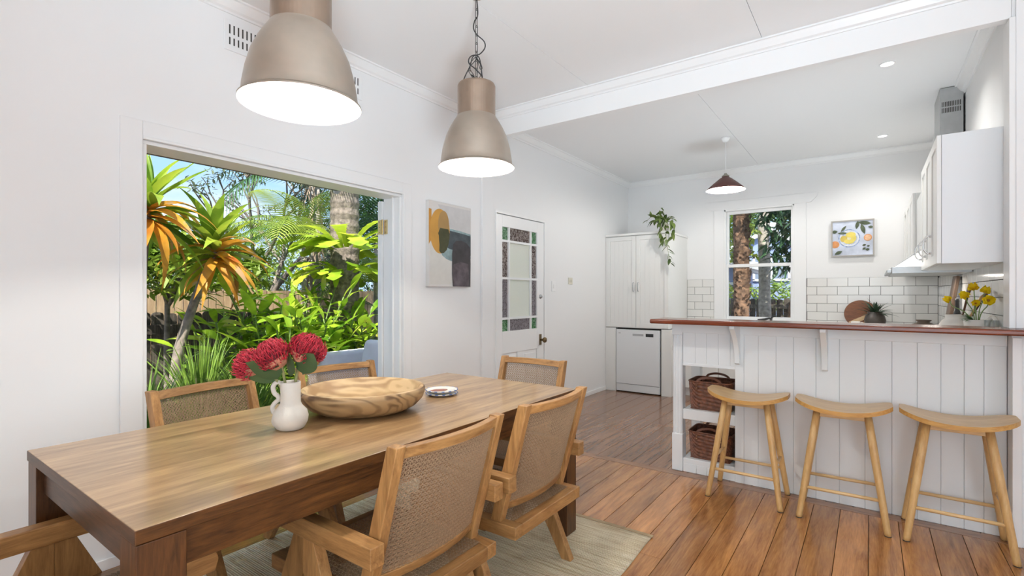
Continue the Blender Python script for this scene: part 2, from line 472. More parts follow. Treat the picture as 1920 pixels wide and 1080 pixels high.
def basketmat():
    m, nt, b = new_mat('woven_brown_palm_leaf')
    N, L = nt.nodes, nt.links
    tc = N.new('ShaderNodeTexCoord'); 
    nz = N.new('ShaderNodeTexNoise'); nz.inputs['Scale'].default_value = 40
    L.new(tc.outputs['Object'], nz.inputs['Vector'])
    rp = N.new('ShaderNodeValToRGB'); rp.color_ramp.elements[0].color = (0.075, 0.022, 0.010, 1); rp.color_ramp.elements[1].color = (0.235, 0.085, 0.04, 1)
    rp.color_ramp.elements[0].position = 0.3; rp.color_ramp.elements[1].position = 0.7
    L.new(nz.outputs['Fac'], rp.inputs['Fac']); L.new(rp.outputs['Color'], b.inputs['Base Color'])
    setp(b, Roughness=0.45)
    return m
M['basket'] = basketmat()

def emitmat(name, col, strength):
    m, nt, b = new_mat(name)
    N, L = nt.nodes, nt.links
    N.remove(b); e = N.new('ShaderNodeEmission'); e.inputs['Color'].default_value = c4(col); e.inputs['Strength'].default_value = strength
    L.new(e.outputs['Emission'], N.get('Material Output').inputs['Surface'])
    return m
M['bulb'] = emitmat('lit_bulb', (1.0, 0.96, 0.9), 14.0)
M['down'] = emitmat('lit_downlight_lens', (1.0, 0.97, 0.92), 9.0)
M['hoodlight'] = emitmat('lit_hood_strip', (1.0, 0.94, 0.86), 2.6)
M['glass'] = glassmat('clear_window_glass', (0.97, 0.98, 0.97), 0.025)
M['tumbler'] = glassmat('clear_drinking_glass', (0.9, 0.93, 0.94), 0.14)
M['pane_w'] = panemat('frosted_cream_glass', (0.97, 0.95, 0.87), (0.96, 0.94, 0.87), 0.60, 120)
M['pane_b'] = panemat('mauve_brown_figured_glass', (0.13, 0.08, 0.065), (0.52, 0.44, 0.40), 0.5, 42)
M['pane_m'] = panemat('grey_mauve_figured_glass', (0.22, 0.185, 0.19), (0.48, 0.43, 0.45), 0.5, 70)
M['pane_g'] = panemat('green_figured_glass', (0.06, 0.22, 0.07), (0.35, 0.56, 0.36), 0.5, 55)

def rugmat():
    m, nt, b = new_mat('woven_jute_wool_rug')
    N, L = nt.nodes, nt.links
    tc = N.new('ShaderNodeTexCoord')
    mp = N.new('ShaderNodeMapping'); mp.inputs['Scale'].default_value = (1.3, 26.0, 1.0)
    L.new(tc.outputs['Object'], mp.inputs['Vector'])
    n1 = N.new('ShaderNodeTexNoise'); n1.inputs['Scale'].default_value = 3.0; n1.inputs['Detail'].default_value = 5
    L.new(mp.outputs['Vector'], n1.inputs['Vector'])
    rp = N.new('ShaderNodeValToRGB')
    rp.color_ramp.elements[0].position = 0.34; rp.color_ramp.elements[0].color = (0.70, 0.54, 0.33, 1)
    rp.color_ramp.elements[1].position = 0.56; rp.color_ramp.elements[1].color = (0.93, 0.81, 0.60, 1)
    L.new(n1.outputs['Fac'], rp.inputs['Fac'])
    L.new(rp.outputs['Color'], b.inputs['Base Color'])
    setp(b, Roughness=0.95, Specular_IOR_Level=0.1)
    wv = N.new('ShaderNodeTexWave'); wv.bands_direction = 'Y'; wv.inputs['Scale'].default_value = 32.0; wv.inputs['Distortion'].default_value = 1.2
    wv.inputs['Detail'].default_value = 2; wv.inputs['Detail Scale'].default_value = 6
    L.new(tc.outputs['Object'], wv.inputs['Vector'])
    bp = N.new('ShaderNodeBump'); bp.inputs['Strength'].default_value = 0.9; bp.inputs['Distance'].default_value = 0.006
    L.new(wv.outputs['Fac'], bp.inputs['Height']); L.new(bp.outputs['Normal'], b.inputs['Normal'])
    return m
M['rug'] = rugmat()

# key dimensions (metres)
XW = -2.887      # left wall face
YK = 6.955       # kitchen back wall face
XR = 0.600       # kitchen right wall face
YN = 3.549       # front of the beam and of the right-hand wall end
ZC = 2.905       # ceiling
ZCB = 2.836      # underside of the cornice
YB = 3.645       # front of the breakfast bar
ZB = 2.689       # underside of the beam
# ================================================================== STRUCTURE
# ---- floor: sub-floor slab with separate boards
fl = MB().box(XW - 0.1, 2.6, -2.8, YK + 0.1, -0.08, -0.016).build('floor', M['subfloor'])
struct(fl, 'polished red brown hardwood board floor', 'floor')
random.seed(4)
BW = 0.1352
def board(x0, x1, y0, y1, mk='floor'):
    g = 0.0011
    w, l = x1 - x0 - 2 * g, y1 - y0 - 2 * g
    MB().box(-w / 2, w / 2, -l / 2, l / 2, -0.016, 0.0).build('board', M[mk], fl, loc=((x0 + x1) / 2, (y0 + y1) / 2, 0), bevel=0.0012, bseg=1)
n0 = int((XW - 0.02 + 0.2765) / BW) - 1
x = -0.2765 + n0 * BW
i = 0
while x < 2.5:
    x0, x1 = max(x, XW - 0.02), min(x + BW, 2.5)
    if x1 - x0 > 0.02:
        # dining side, ends at the threshold strip
        cuts = [-2.7, YN]
        c = -2.7 + random.uniform(0.4, 2.6)
        while c < YN - 0.5:
            cuts.append(c); c += random.uniform(2.4, 3.6)
        if abs(x - (-0.2765 - 5 * BW)) < 0.01: cuts = [-2.7, 0.1, 2.376, YN]
        cuts.sort()
        for a, b in zip(cuts, cuts[1:]): board(x0, x1, a, b)
    x += BW; i += 1
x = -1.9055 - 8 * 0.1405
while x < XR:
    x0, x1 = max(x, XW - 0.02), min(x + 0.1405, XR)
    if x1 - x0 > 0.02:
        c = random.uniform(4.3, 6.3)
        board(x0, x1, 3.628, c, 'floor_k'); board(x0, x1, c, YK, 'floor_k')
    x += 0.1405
MB().box(XW - 0.02, 0.58, YN + 0.001, 3.627, -0.016, 0.0006).build('threshold_strip', M['floorstrip'], fl, bevel=0.001)
MB().box(0.58, 2.5, YN + 0.001, 3.7, -0.016, -0.002).build('threshold_strip', M['floorstrip'], fl)

# ---- ceiling with sheet joints
cl = MB().box(XW - 0.1, 2.6, -2.8, YK + 0.1, ZC + 0.014, ZC + 0.12).build('ceiling', M['gap'])
struct(cl, 'white painted sheeted ceiling over dining room and kitchen', 'ceiling')
def cpanel(x0, x1, y0, y1):
    g = 0.0012
    MB().box(x0 + g, x1 - g, y0, y1, ZC, ZC + 0.014).build('ceiling_panel', M['ceil'], cl, bevel=0.001, bseg=1)
for a, b in zip([XW - 0.1, -1.78, -0.555, 0.67, 1.9], [-1.78, -0.555, 0.67, 1.9, 2.6]): cpanel(a, b, -2.8, YN + 0.03)
for a, b in zip([XW - 0.1, -1.132], [-1.132, XR + 0.1]): cpanel(a, b, YN + 0.03, YK + 0.1)
MB().box(XR + 0.1, 2.6, YN + 0.03, YK + 0.1, ZC, ZC + 0.014).build('ceiling_panel', M['ceil'], cl)

# ---- left wall with the wide garden doorway and the glazed door
OY0, OY1, OZ = 0.922, 2.583, 2.037        # garden opening
DY0, DY1, DZ = 3.752, 4.632, 2.066        # glazed door opening
TW = 0.17
w = MB()
X0 = XW - TW
w.box(X0, XW, -2.8, OY0, 0, ZC + 0.02)
w.box(X0, XW, OY0, OY1, OZ, ZC + 0.02)
w.box(X0, XW, OY1, DY0, 0, ZC + 0.02)
w.box(X0, XW, DY0, DY1, DZ, ZC + 0.02)
w.box(X0, XW, DY1, YK + 0.12, 0, ZC + 0.02)
wall_left = struct(w.build('wall_left', M['wall']), 'white left wall with garden doorway and glazed door', 'wall')

# ---- back wall with the sash window
KX0, KX1, KZ0, KZ1 = -1.556, -0.751, 0.93, 2.385
w = MB()
w.box(XW, KX0, YK, YK + 0.12, 0, ZC + 0.02)
w.box(KX1, XR + 0.1, YK, YK + 0.12, 0, ZC + 0.02)
w.box(KX0, KX1, YK, YK + 0.12, 0, KZ0)
w.box(KX0, KX1, YK, YK + 0.12, KZ1, ZC + 0.02)
wall_back = struct(w.build('wall_back', M['wall']), 'white kitchen back wall with sash window', 'wall')
wall_right = struct(MB().box(XR, XR + 0.1, 3.661, YK, 0, ZC + 0.02).build('wall_right', M['wall']), 'white right kitchen wall behind cabinets', 'wall')
struct(MB().box(0.588, 2.5, YN, 3.66, 0, ZC + 0.02).build('wall_partition', M['wall']), 'white wall end at the far right past the bar', 'wall')

# ---- walls behind and beside the camera, with the windows that light the room
w = MB()
w.box(XW, -0.85, -2.82, -2.7, 0, ZC); w.box(1.95, 2.5, -2.82, -2.7, 0, ZC)
w.box(-0.85, 1.95, -2.82, -2.7, 0, 0.45); w.box(-0.85, 1.95, -2.82, -2.7, 2.45, ZC)
struct(w.build('wall_rear', M['wall']), 'white rear wall with wide window', 'wall')
w = MB()
w.box(2.5, 2.62, -2.82, -0.95, 0, ZC); w.box(2.5, 2.62, 1.75, 3.7, 0, ZC)
w.box(2.5, 2.62, -0.95, 1.75, 0, 0.45); w.box(2.5, 2.62, -0.95, 1.75, 2.45, ZC)
struct(w.build('wall_side', M['wall']), 'white side wall with wide window', 'wall')
for n, (ax, a0, a1, pos) in enumerate(((0, -0.85, 1.95, -2.79), (1, -0.95, 1.75, 2.53))):
    fr = MB()
    for t in (a0, (a0 + a1) / 2 - 0.03, a1 - 0.06):
        fr.box(t, t + 0.06, pos, pos + 0.06, 0.45, 2.45) if ax == 0 else fr.box(pos, pos + 0.06, t, t + 0.06, 0.45, 2.45)
    for z in (0.45, 2.39):
        fr.box(a0, a1, pos, pos + 0.06, z, z + 0.06) if ax == 0 else fr.box(pos, pos + 0.06, a0, a1, z, z + 0.06)
    struct(fr.build('window_%d' % (n + 2), M['trim']), 'white window frame', 'window')

# ---- beam between dining room and kitchen
struct(MB().box(XW, 0.5875, YN, YN + 0.062, ZB, ZC + 0.01).build('trim_1', M['trim'], bevel=0.003), 'white dropped beam across the ceiling above the bar', 'beam')

# ---- cornices
def cornice(name, label, axis, a, b, base, sgn):
    d = [(0, ZCB), (0.010, ZCB), (0.014, ZCB + 0.010), (0.028, ZCB + 0.018), (0.046, ZC - 0.022), (0.052, ZC - 0.012), (0.064, ZC - 0.010), (0.064, ZC), (0, ZC)]
    poly = [(base + sgn * p, z) for p, z in d]
    return struct(MB().prism(poly, axis, a, b).build(name, M['trim']), label, 'cornice')
cornice('trim_2', 'white cornice along the dining left wall', 1, -2.7, YN, XW, 1)
cornice('trim_3', 'white cornice along the front of the beam', 0, XW, 2.5, YN, -1)
cornice('trim_4', 'white cornice along the kitchen left wall', 1, YN + 0.062, YK, XW, 1)
cornice('trim_5', 'white cornice along the kitchen back wall', 0, XW, XR, YK, -1)
cornice('trim_6', 'white cornice along the kitchen right wall', 1, YN + 0.062, YK, XR, -1)

# ---- pilaster and wall-end mouldings
MB().box(XW, XW + 0.022, YN - 0.02, 3.70, 0, ZB).build('pilaster', M['wall'], wall_left, bevel=0.004)
struct(MB().box(0.575, 0.60, YN - 0.018, 3.668, 1.106, ZB - 0.001).box(0.60, 0.632, YN - 0.018, YN, 1.106, ZC - 0.075).build('trim_7', M['trim'], bevel=0.003), 'white moulding on the wall end right of the bar', 'architrave')
struct(MB().box(0.588, 0.625, YN - 0.012, YN, 0, 1.06).build('trim_8', M['trim'], bevel=0.003), 'white moulding under the bar top at far right', 'architrave')

# ---- baseboards
BH = 0.052
b_ = MB()
b_.box(XW, XW + 0.014, -2.7, OY0 - 0.09, 0, BH)
b_.box(XW, XW + 0.014, OY1 + 0.09, YN - 0.02, 0, BH)
b_.box(XW, XW + 0.014, DY1 + 0.04, 6.17, 0, BH)
struct(b_.build('baseboard_left', M['trim'], bevel=0.004), 'white baseboard along the left wall', 'baseboard')

# ---- architrave of the garden doorway
tr = bpy.data.objects.new('trim_9', None); COL.objects.link(tr)
struct(tr, 'white architrave and jambs around the open garden doorway', 'architrave')
AW = 0.091
MB().box(XW, XW + 0.012, OY0 - AW, OY0, 0, OZ + AW).build('architrave_stile', M['wall'], tr, bevel=0.003)
MB().box(XW, XW + 0.012, OY1, OY1 + AW, 0, OZ + AW).build('architrave_stile', M['wall'], tr, bevel=0.003)
MB().box(XW, XW + 0.012, OY0, OY1, OZ, OZ + AW).build('architrave_head', M['wall'], tr, bevel=0.003)
MB().box(XW + 0.012, XW + 0.022, OY0, OY1, OZ, OZ + 0.014).build('architrave_bead', M['trim'], tr, bevel=0.002)
MB().box(XW + 0.012, XW + 0.022, OY1, OY1 + 0.014, 0, OZ + 0.014).build('architrave_bead', M['trim'], tr, bevel=0.002)
MB().box(X0 - 0.01, XW, OY1 - 0.022, OY1 - 0.0005, 0, OZ - 0.02).build('jamb', M['trim'], tr, bevel=0.003)
MB().box(X0 - 0.01, XW, OY0 + 0.0005, OY0 + 0.02, 0, OZ - 0.02).build('jamb', M['trim'], tr, bevel=0.003)
MB().box(X0 - 0.01, XW, OY0, OY1, OZ - 0.02, OZ - 0.0005).build('head_lining', M['trim'], tr, bevel=0.003)
MB().box(XW - 0.075, XW - 0.06, OY1 - 0.038, OY1 - 0.022, 0, OZ - 0.02).build('door_stop', M['trim'], tr, bevel=0.002)
MB().box(X0 - 0.02, XW, OY0, OY1, -0.03, 0.012).build('threshold', M['floorstrip'], tr, bevel=0.004)
# folded-back leaf of the garden door
dr = bpy.data.objects.new('door_2', None); COL.objects.link(dr); dr.location = (X0 - 0.035, 2.56, 0)
struct(dr, 'white garden door folded back outside the doorway', 'door')
d_ = MB()
d_.box(X0 - 0.058, X0 - 0.014, 2.545, 2.65, 0.02, 2.0); d_.box(X0 - 0.058, X0 - 0.014, 3.27, 3.375, 0.02, 2.0)
d_.box(X0 - 0.058, X0 - 0.014, 2.65, 3.27, 0.02, 0.25); d_.box(X0 - 0.058, X0 - 0.014, 2.65, 3.27, 1.88, 2.0)
d_.build('door_frame', M['trim'], dr, world=True)
MB().box(X0 - 0.04, X0 - 0.034, 2.65, 3.27, 0.25, 1.88).build('pane', M['glass'], dr, world=True)
h_ = MB(); hz = 1.80
h_.box(X0 - 0.052, X0 - 0.018, 2.541, 2.545, hz - 0.055, hz + 0.055)
h_.box(X0 + 0.002, X0 + 0.036, OY1 - 0.026, OY1 - 0.022, hz - 0.055, hz + 0.055)
h_.tube([(X0 - 0.008, 2.546, hz - 0.058), (X0 - 0.008, 2.546, hz + 0.058)], 0.007, 10)
hg = h_.build('hinge', M['brass'], dr, world=True)
s_ = MB()
for zz in (-0.04, 0.0, 0.04):
    s_.box(X0 - 0.039, X0 - 0.033, 2.539, 2.5412, hz + zz - 0.003, hz + zz + 0.003)
    s_.box(X0 + 0.017, X0 + 0.023, OY1 - 0.028, OY1 - 0.0258, hz + zz - 0.003, hz + zz + 0.003)
l = dr.location
s_.v = [(a - l.x, b - l.y, c - l.z) for a, b, c in s_.v]
s_.build('screws', M['oldbrass'], hg)

# ---- glazed interior door
dr = bpy.data.objects.new('door_1', None); COL.objects.link(dr); dr.location = (XW - 0.02, (DY0 + DY1) / 2, 0)
struct(dr, 'white panelled door with coloured glass border panes and brass knob', 'door')
dx1, dx0 = XW - 0.006, XW - 0.046
ly0, ly1, lz0, lz1 = 3.762, 4.622, 0.006, 2.054
gy0, gy1, gz0, gz1 = 3.869, 4.489, 0.917, 1.938
d_ = MB()
d_.box(dx0, dx1, ly0, gy0, lz0, lz1); d_.box(dx0, dx1, gy1, ly1, lz0, lz1)
d_.box(dx0, dx1, gy0, gy1, gz1, lz1); d_.box(dx0, dx1, gy0, gy1, 0.70, gz0); d_.box(dx0, dx1, gy0, gy1, lz0, 0.20)
ym = (gy0 + gy1) / 2
d_.box(dx0, dx1, ym - 0.055, ym + 0.055, 0.20, 0.70)
d_.build('door_frame', M['trim'], dr, world=True, bevel=0.003)
for a, b in ((gy0, ym - 0.055), (ym + 0.055, gy1)):
    p = MB().box(dx0 + 0.012, dx1 - 0.012, a, b, 0.20, 0.70)
    p.box(dx1 - 0.012, dx1 - 0.004, a + 0.035, b - 0.035, 0.235, 0.665)
    p.build('door_panel', M['trim'], dr, world=True, bevel=0.004)
# glazing bars: border of small panes round two large ones
by = [gy0, gy0 + 0.115, gy1 - 0.115, gy1]
bz = [gz0, gz0 + 0.125, (gz0 + gz1) / 2 + 0.01, gz1 - 0.135, gz1]
g_ = 0.011
bars = MB()
for yv in by[1:3]: bars.box(dx0 + 0.006, dx1 - 0.002, yv - g_, yv + g_, gz0, gz1)
for zv in bz[1:4]: bars.box(dx0 + 0.006, dx1 - 0.003, gy0, gy1, zv - g_, zv + g_)
bars.build('glazing_bars', M['trim'], dr, world=True)
for iy in range(3):
    for iz in range(4):
        corner = iy != 1 and iz in (0, 3)
        mm = M['pane_g'] if corner else (M['pane_w'] if iy == 1 and iz in (1, 2) else (M['pane_m'] if iz in (0, 1) else M['pane_b']))
        MB().box(dx0 + 0.019, dx0 + 0.022, by[iy], by[iy + 1], bz[iz], bz[iz + 1]).build('pane', mm, dr, world=True)
k_ = MB()
k_.box(dx1, dx1 + 0.006, 4.528, 4.572, 0.735, 0.85)
k_.build('knob_plate', M['oldbrass'], dr, world=True, bevel=0.003)
def turned(prof, c, mat_, name, parent, n=20):
    m_ = MB().lathe(prof, n)
    m_.xf(Matrix.Translation(c) @ Matrix.Rotation(PI / 2, 4, 'Y'))
    return m_.build(name, mat_, parent, world=True, smooth=True)
turned([(0, 0), (0.012, 0), (0.012, 0.028), (0.02, 0.034), (0.029, 0.045), (0.030, 0.055), (0.024, 0.066), (0, 0.07)], (dx1 + 0.006, 4.55, 0.79), M['oldbrass'], 'knob', dr)
turned([(0, 0), (0.024, 0), (0.024, 0.006), (0.018, 0.012), (0.012, 0.013), (0.012, 0.022), (0, 0.023)], (dx1, 4.552, 1.255), M['steel'], 'dead_lock', dr)
h_ = MB()
for hz in (0.25, 1.80): h_.tube([(dx1 + 0.006, ly0 - 0.004, hz - 0.05), (dx1 + 0.006, ly0 - 0.004, hz + 0.05)], 0.006, 8)
h_.build('hinges', M['steel'], dr, world=True)
f_ = MB()
f_.box(XW - 0.10, XW + 0.008, DY0 - 0.002, ly0 - 0.002, 0, DZ); f_.box(XW - 0.10, XW + 0.004, ly1 + 0.003, DY1 + 0.022, 0, DZ); f_.box(XW - 0.10, XW + 0.002, DY0, DY1, lz1 + 0.007, DZ + 0.02)
f_.build('door_jamb', M['trim'], dr, world=True)

# ---- wall vents near the ceiling
def vent(y0, label):
    v = thing('wall_vent', label, 'vent', (XW, y0 + 0.15, 2.64), 0, 'wall vents under the cornice')
    MB().box(XW, XW + 0.008, y0, y0 + 0.30, 2.632, 2.80).build('plate', M['wall'], v, world=True, bevel=0.003)
    s = MB()
    for r, (za, zb) in enumerate(((2.725, 2.775), (2.665, 2.705))):
        yy = y0 + 0.025
        while yy < y0 + 0.28:
            s.box(XW + 0.0075, XW + 0.0095, yy, yy + 0.007, za, zb); yy += 0.0235
    s.build('slots', M['gap'], v, world=True)
vent(1.30, 'white slotted wall vent left of the nearer pendant lamp')
vent(1.915, 'white slotted wall vent right of the nearer pendant lamp')

# ---- kitchen sash window
wd = bpy.data.objects.new('window_1', None); COL.objects.link(wd); wd.location = ((KX0 + KX1) / 2, YK, KZ0)
struct(wd, 'white double hung kitchen window looking onto trees', 'window')
f_ = MB()
f_.box(KX0, KX0 + 0.022, YK - 0.012, YK + 0.12, KZ0, KZ1); f_.box(KX1 - 0.018, KX1, YK - 0.012, YK + 0.12, KZ0, KZ1)
f_.box(KX0, KX1, YK - 0.012, YK + 0.12, KZ1 - 0.02, KZ1); f_.box(KX0 - 0.03, KX1 + 0.03, YK - 0.05, YK + 0.12, KZ0 - 0.03, KZ0 + 0.012)
f_.build('window_frame', M['trim'], wd, world=True, bevel=0.002)
def sash(x0, x1, z0, z1, y, st, bt, tp):
    s = MB()
    s.box(x0, x0 + st, y, y + 0.035, z0, z1); s.box(x1 - st, x1, y, y + 0.035, z0, z1)
    s.box(x0 + st, x1 - st, y, y + 0.035, z0, z0 + bt); s.box(x0 + st, x1 - st, y, y + 0.035, z1 - tp, z1)
    o = s.build('sash', M['trim'], wd, world=True, bevel=0.002)
    g = MB().box(x0 + st, x1 - st, y + 0.016, y + 0.019, z0 + bt, z1 - tp)
    l = wd.location; g.v = [(a - l.x, b - l.y, c - l.z) for a, b, c in g.v]
    g.build('pane', M['glass'], o)
sash(KX0 + 0.022, KX1 - 0.018, 1.632, KZ1 - 0.02, YK + 0.065, 0.024, 0.042, 0.035)
sash(KX0 + 0.022, KX1 - 0.018, KZ0 + 0.012, 1.672, YK + 0.025, 0.024, 0.05, 0.040)
f_ = MB()
f_.box(-1.683, KX0, YK - 0.014, YK, KZ0 - 0.1, 2.40); f_.box(KX1, -0.622, YK - 0.014, YK, KZ0 - 0.1, 2.40)
f_.build('architrave_stile', M['wall'], wd, world=True, bevel=0.002)
head = [(-1.683, 2.385), (-0.622, 2.385), (-0.575, 2.39), (-0.545, 2.42), (-0.51, 2.455), (-0.50, 2.50), (-1.80, 2.50), (-1.795, 2.455), (-1.765, 2.42), (-1.73, 2.39)]
MB().prism([(a, b) for a, b in head], 1, YK - 0.016, YK).build('architrave_head', M['wall'], wd, world=True, bevel=0.002)

# ---- added unseen fill lights for the ceilings: behind the camera, behind the bar
def add_fill_light(label, loc, target, power, cone, soft=0.28):
    o = thing('added_fill_uplight', label, 'lamp', loc, 0, 'added ceiling fill lights')
    MB().lathe([(0, 0.001), (0.09, 0.001), (0.09, 0.014), (0.015, 0.018), (0.012, 0.32), (0, 0.32)], 24).build('base', M['trim'], o, smooth=True)
    ax = (Vector(target) - Vector(loc) - Vector((0, 0, 0.34))).normalized()
    q = ax.to_track_quat('Z', 'Y')
    m = MB().lathe([(0, -0.06), (0.06, -0.055), (0.20, 0.0), (0.30, 0.075), (0.298, 0.08), (0.19, 0.01), (0.05, -0.045), (0, -0.05)], 36)
    m.xf(Matrix.Translation((0, 0, 0.34)) @ q.to_matrix().to_4x4())
    m.build('can', M['trim'], o, smooth=True)
    d = bpy.data.lights.new('ceiling_fill_spot', 'SPOT'); d.energy = power; d.spot_size = R_(cone); d.spot_blend = 1.0; d.shadow_soft_size = soft; d.color = (0.77, 0.895, 1.0)
    lo = bpy.data.objects.new('ceiling_fill_spot', d); COL.objects.link(lo); lo.parent = o
    lo.location = Vector((0, 0, 0.34)) + ax * 0.12; lo.rotation_euler = (-ax).to_track_quat('Z', 'Y').to_euler()
add_fill_light('white uplight added behind the viewpoint to brighten the ceiling', (0.55, -0.32, 0.0), (-0.95, 1.95, ZC), FILL_POWER, 88)
add_fill_light('white uplight added unseen behind the breakfast bar to brighten the ceiling', (-0.45, 4.75, 0.0), (-0.75, 5.2, ZC), FILL_POWER_K, 120, 0.45)
# ================================================================== DINING ROOM
# ---- rug
rg = MB()
random.seed(2)
RX0, RX1, RY0, RY1 = -2.55, -0.925, -0.25, 2.565
def rugp(u, v):
    x = lerp(RX0, RX1, u); y = lerp(RY0, RY1, v)
    return (x + 0.006 * math.sin(y * 9 + 1) * (u if u > 0.5 else 0), y + 0.005 * math.sin(x * 7) * v, 0.0075)
rg.grid(rugp, 30, 50)
top = len(rg.v)
rg.v += [(a, b, 0.0005) for a, b, c in rg.v[:top]]
nb = 31
edge = [(i, i + 1) for i in range(30)] + [((50 * 31 + i + 1), (50 * 31 + i)) for i in range(30)] + [((j + 1) * 31, j * 31) for j in range(50)] + [(j * 31 + 30, (j + 1) * 31 + 30) for j in range(50)]
for a, b in edge: rg.f.append((b, a, a + top, b + top)); rg.mi.append(0)
rug = tag(rg.build('rug', M['rug'], smooth=True), 'beige flat woven rug under the dining table', 'rug')
hem = MB().box(RX0, RX1, RY1 - 0.022, RY1 + 0.003, 0.0076, 0.0094)
hem.build('rug_hem', mat('rug_hem', (0.42, 0.31, 0.18), 0.95, var=0.15, vscale=30), rug)

# ---- dining table
TX0, TX1, TY0, TY1, TZ = -2.238, -1.285, 0.397, 2.39, 0.77
tb = thing('dining_table', 'large dark brown wooden dining table with thick square legs', 'table', ((TX0 + TX1) / 2, (TY0 + TY1) / 2, 0.008))
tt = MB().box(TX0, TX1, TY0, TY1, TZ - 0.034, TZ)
tt.mi = [1, 0, 2, 1, 2, 1]  # edge faces darker than the top: part stain, part shade put into the colour
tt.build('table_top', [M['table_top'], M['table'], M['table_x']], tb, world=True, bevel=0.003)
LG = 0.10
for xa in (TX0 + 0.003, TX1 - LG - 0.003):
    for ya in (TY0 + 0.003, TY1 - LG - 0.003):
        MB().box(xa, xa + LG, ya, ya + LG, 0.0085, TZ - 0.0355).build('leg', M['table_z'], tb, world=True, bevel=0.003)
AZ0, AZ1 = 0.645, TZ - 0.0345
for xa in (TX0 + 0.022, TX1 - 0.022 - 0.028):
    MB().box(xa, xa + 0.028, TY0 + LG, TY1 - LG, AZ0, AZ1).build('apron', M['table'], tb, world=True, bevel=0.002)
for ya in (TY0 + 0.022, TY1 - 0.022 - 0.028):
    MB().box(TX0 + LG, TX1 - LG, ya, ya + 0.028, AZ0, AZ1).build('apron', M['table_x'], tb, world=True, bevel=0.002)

# ---- cane armchairs
def cane(P, nu, nv, segs_u=1, segs_v=1, w=0.0019, th=0.0011):
    """woven cane: doubled uprights and cross strands plus two sets of diagonals. P(u,v,offset) with u,v in 0..1"""
    m = MB()
    def strand(a, b, segs, off, ww):
        pts = [P(lerp(a[0], b[0], i / segs), lerp(a[1], b[1], i / segs), off) for i in range(segs + 1)]
        n = (P(0.5, 0.5, 1.0) - P(0.5, 0.5, 0.0)).normalized()
        vs = []
        for i, p in enumerate(pts):
            t = (pts[min(i + 1, segs)] - pts[max(i - 1, 0)]).normalized()
            s = t.cross(n).normalized()
            for a_, b_ in ((-1, -1), (1, -1), (1, 1), (-1, 1)): vs.append(p + s * a_ * ww / 2 + n * b_ * th / 2)
        fs = [(i * 4 + k, i * 4 + (k + 1) % 4, i * 4 + 4 + (k + 1) % 4, i * 4 + 4 + k) for i in range(segs) for k in range(4)]
        m.add(vs, fs)
    for i in range(nu):
        for d in (-0.16, 0.16):
            u = (i + 0.5 + d) / nu
            strand((u, 0), (u, 1), segs_v, 0.0, w)
    for j in range(nv):
        for d in (-0.16, 0.16):
            v = (j + 0.5 + d) / nv
            strand((0, v), (1, v), segs_u, 0.0008, w)
    k = -nv
    while k < nu:                              # diagonals through the crossings
        # u*nu - v*nv = k
        a = max(0, k); b = min(nu, nv + k)
        if b - a > 0.5: strand((a / nu, (a - k) / nv), (b / nu, (b - k) / nv), max(1, int(segs_u * (b - a) / nu)) if segs_u > 1 else 1, 0.0016, w)
        # u*nu + v*nv = k + nv
        s = k + nv; a = max(0, s - nv); b = min(nu, s)
        if b - a > 0.5: strand((a / nu, (s - a) / nv), (b / nu, (s - b) / nv), max(1, int(segs_u * (b - a) / nu)) if segs_u > 1 else 1, -0.0008, w)
        k += 1
    return m

SEAT_Z, ARM_Z, BACK_Z = 0.372, 0.575, 0.845
def back_y(z): return -0.228 - (z - 0.37) * (0.132 / 0.475)
def bow(x, hw): return -0.032 * (1 - (x / hw) ** 2)

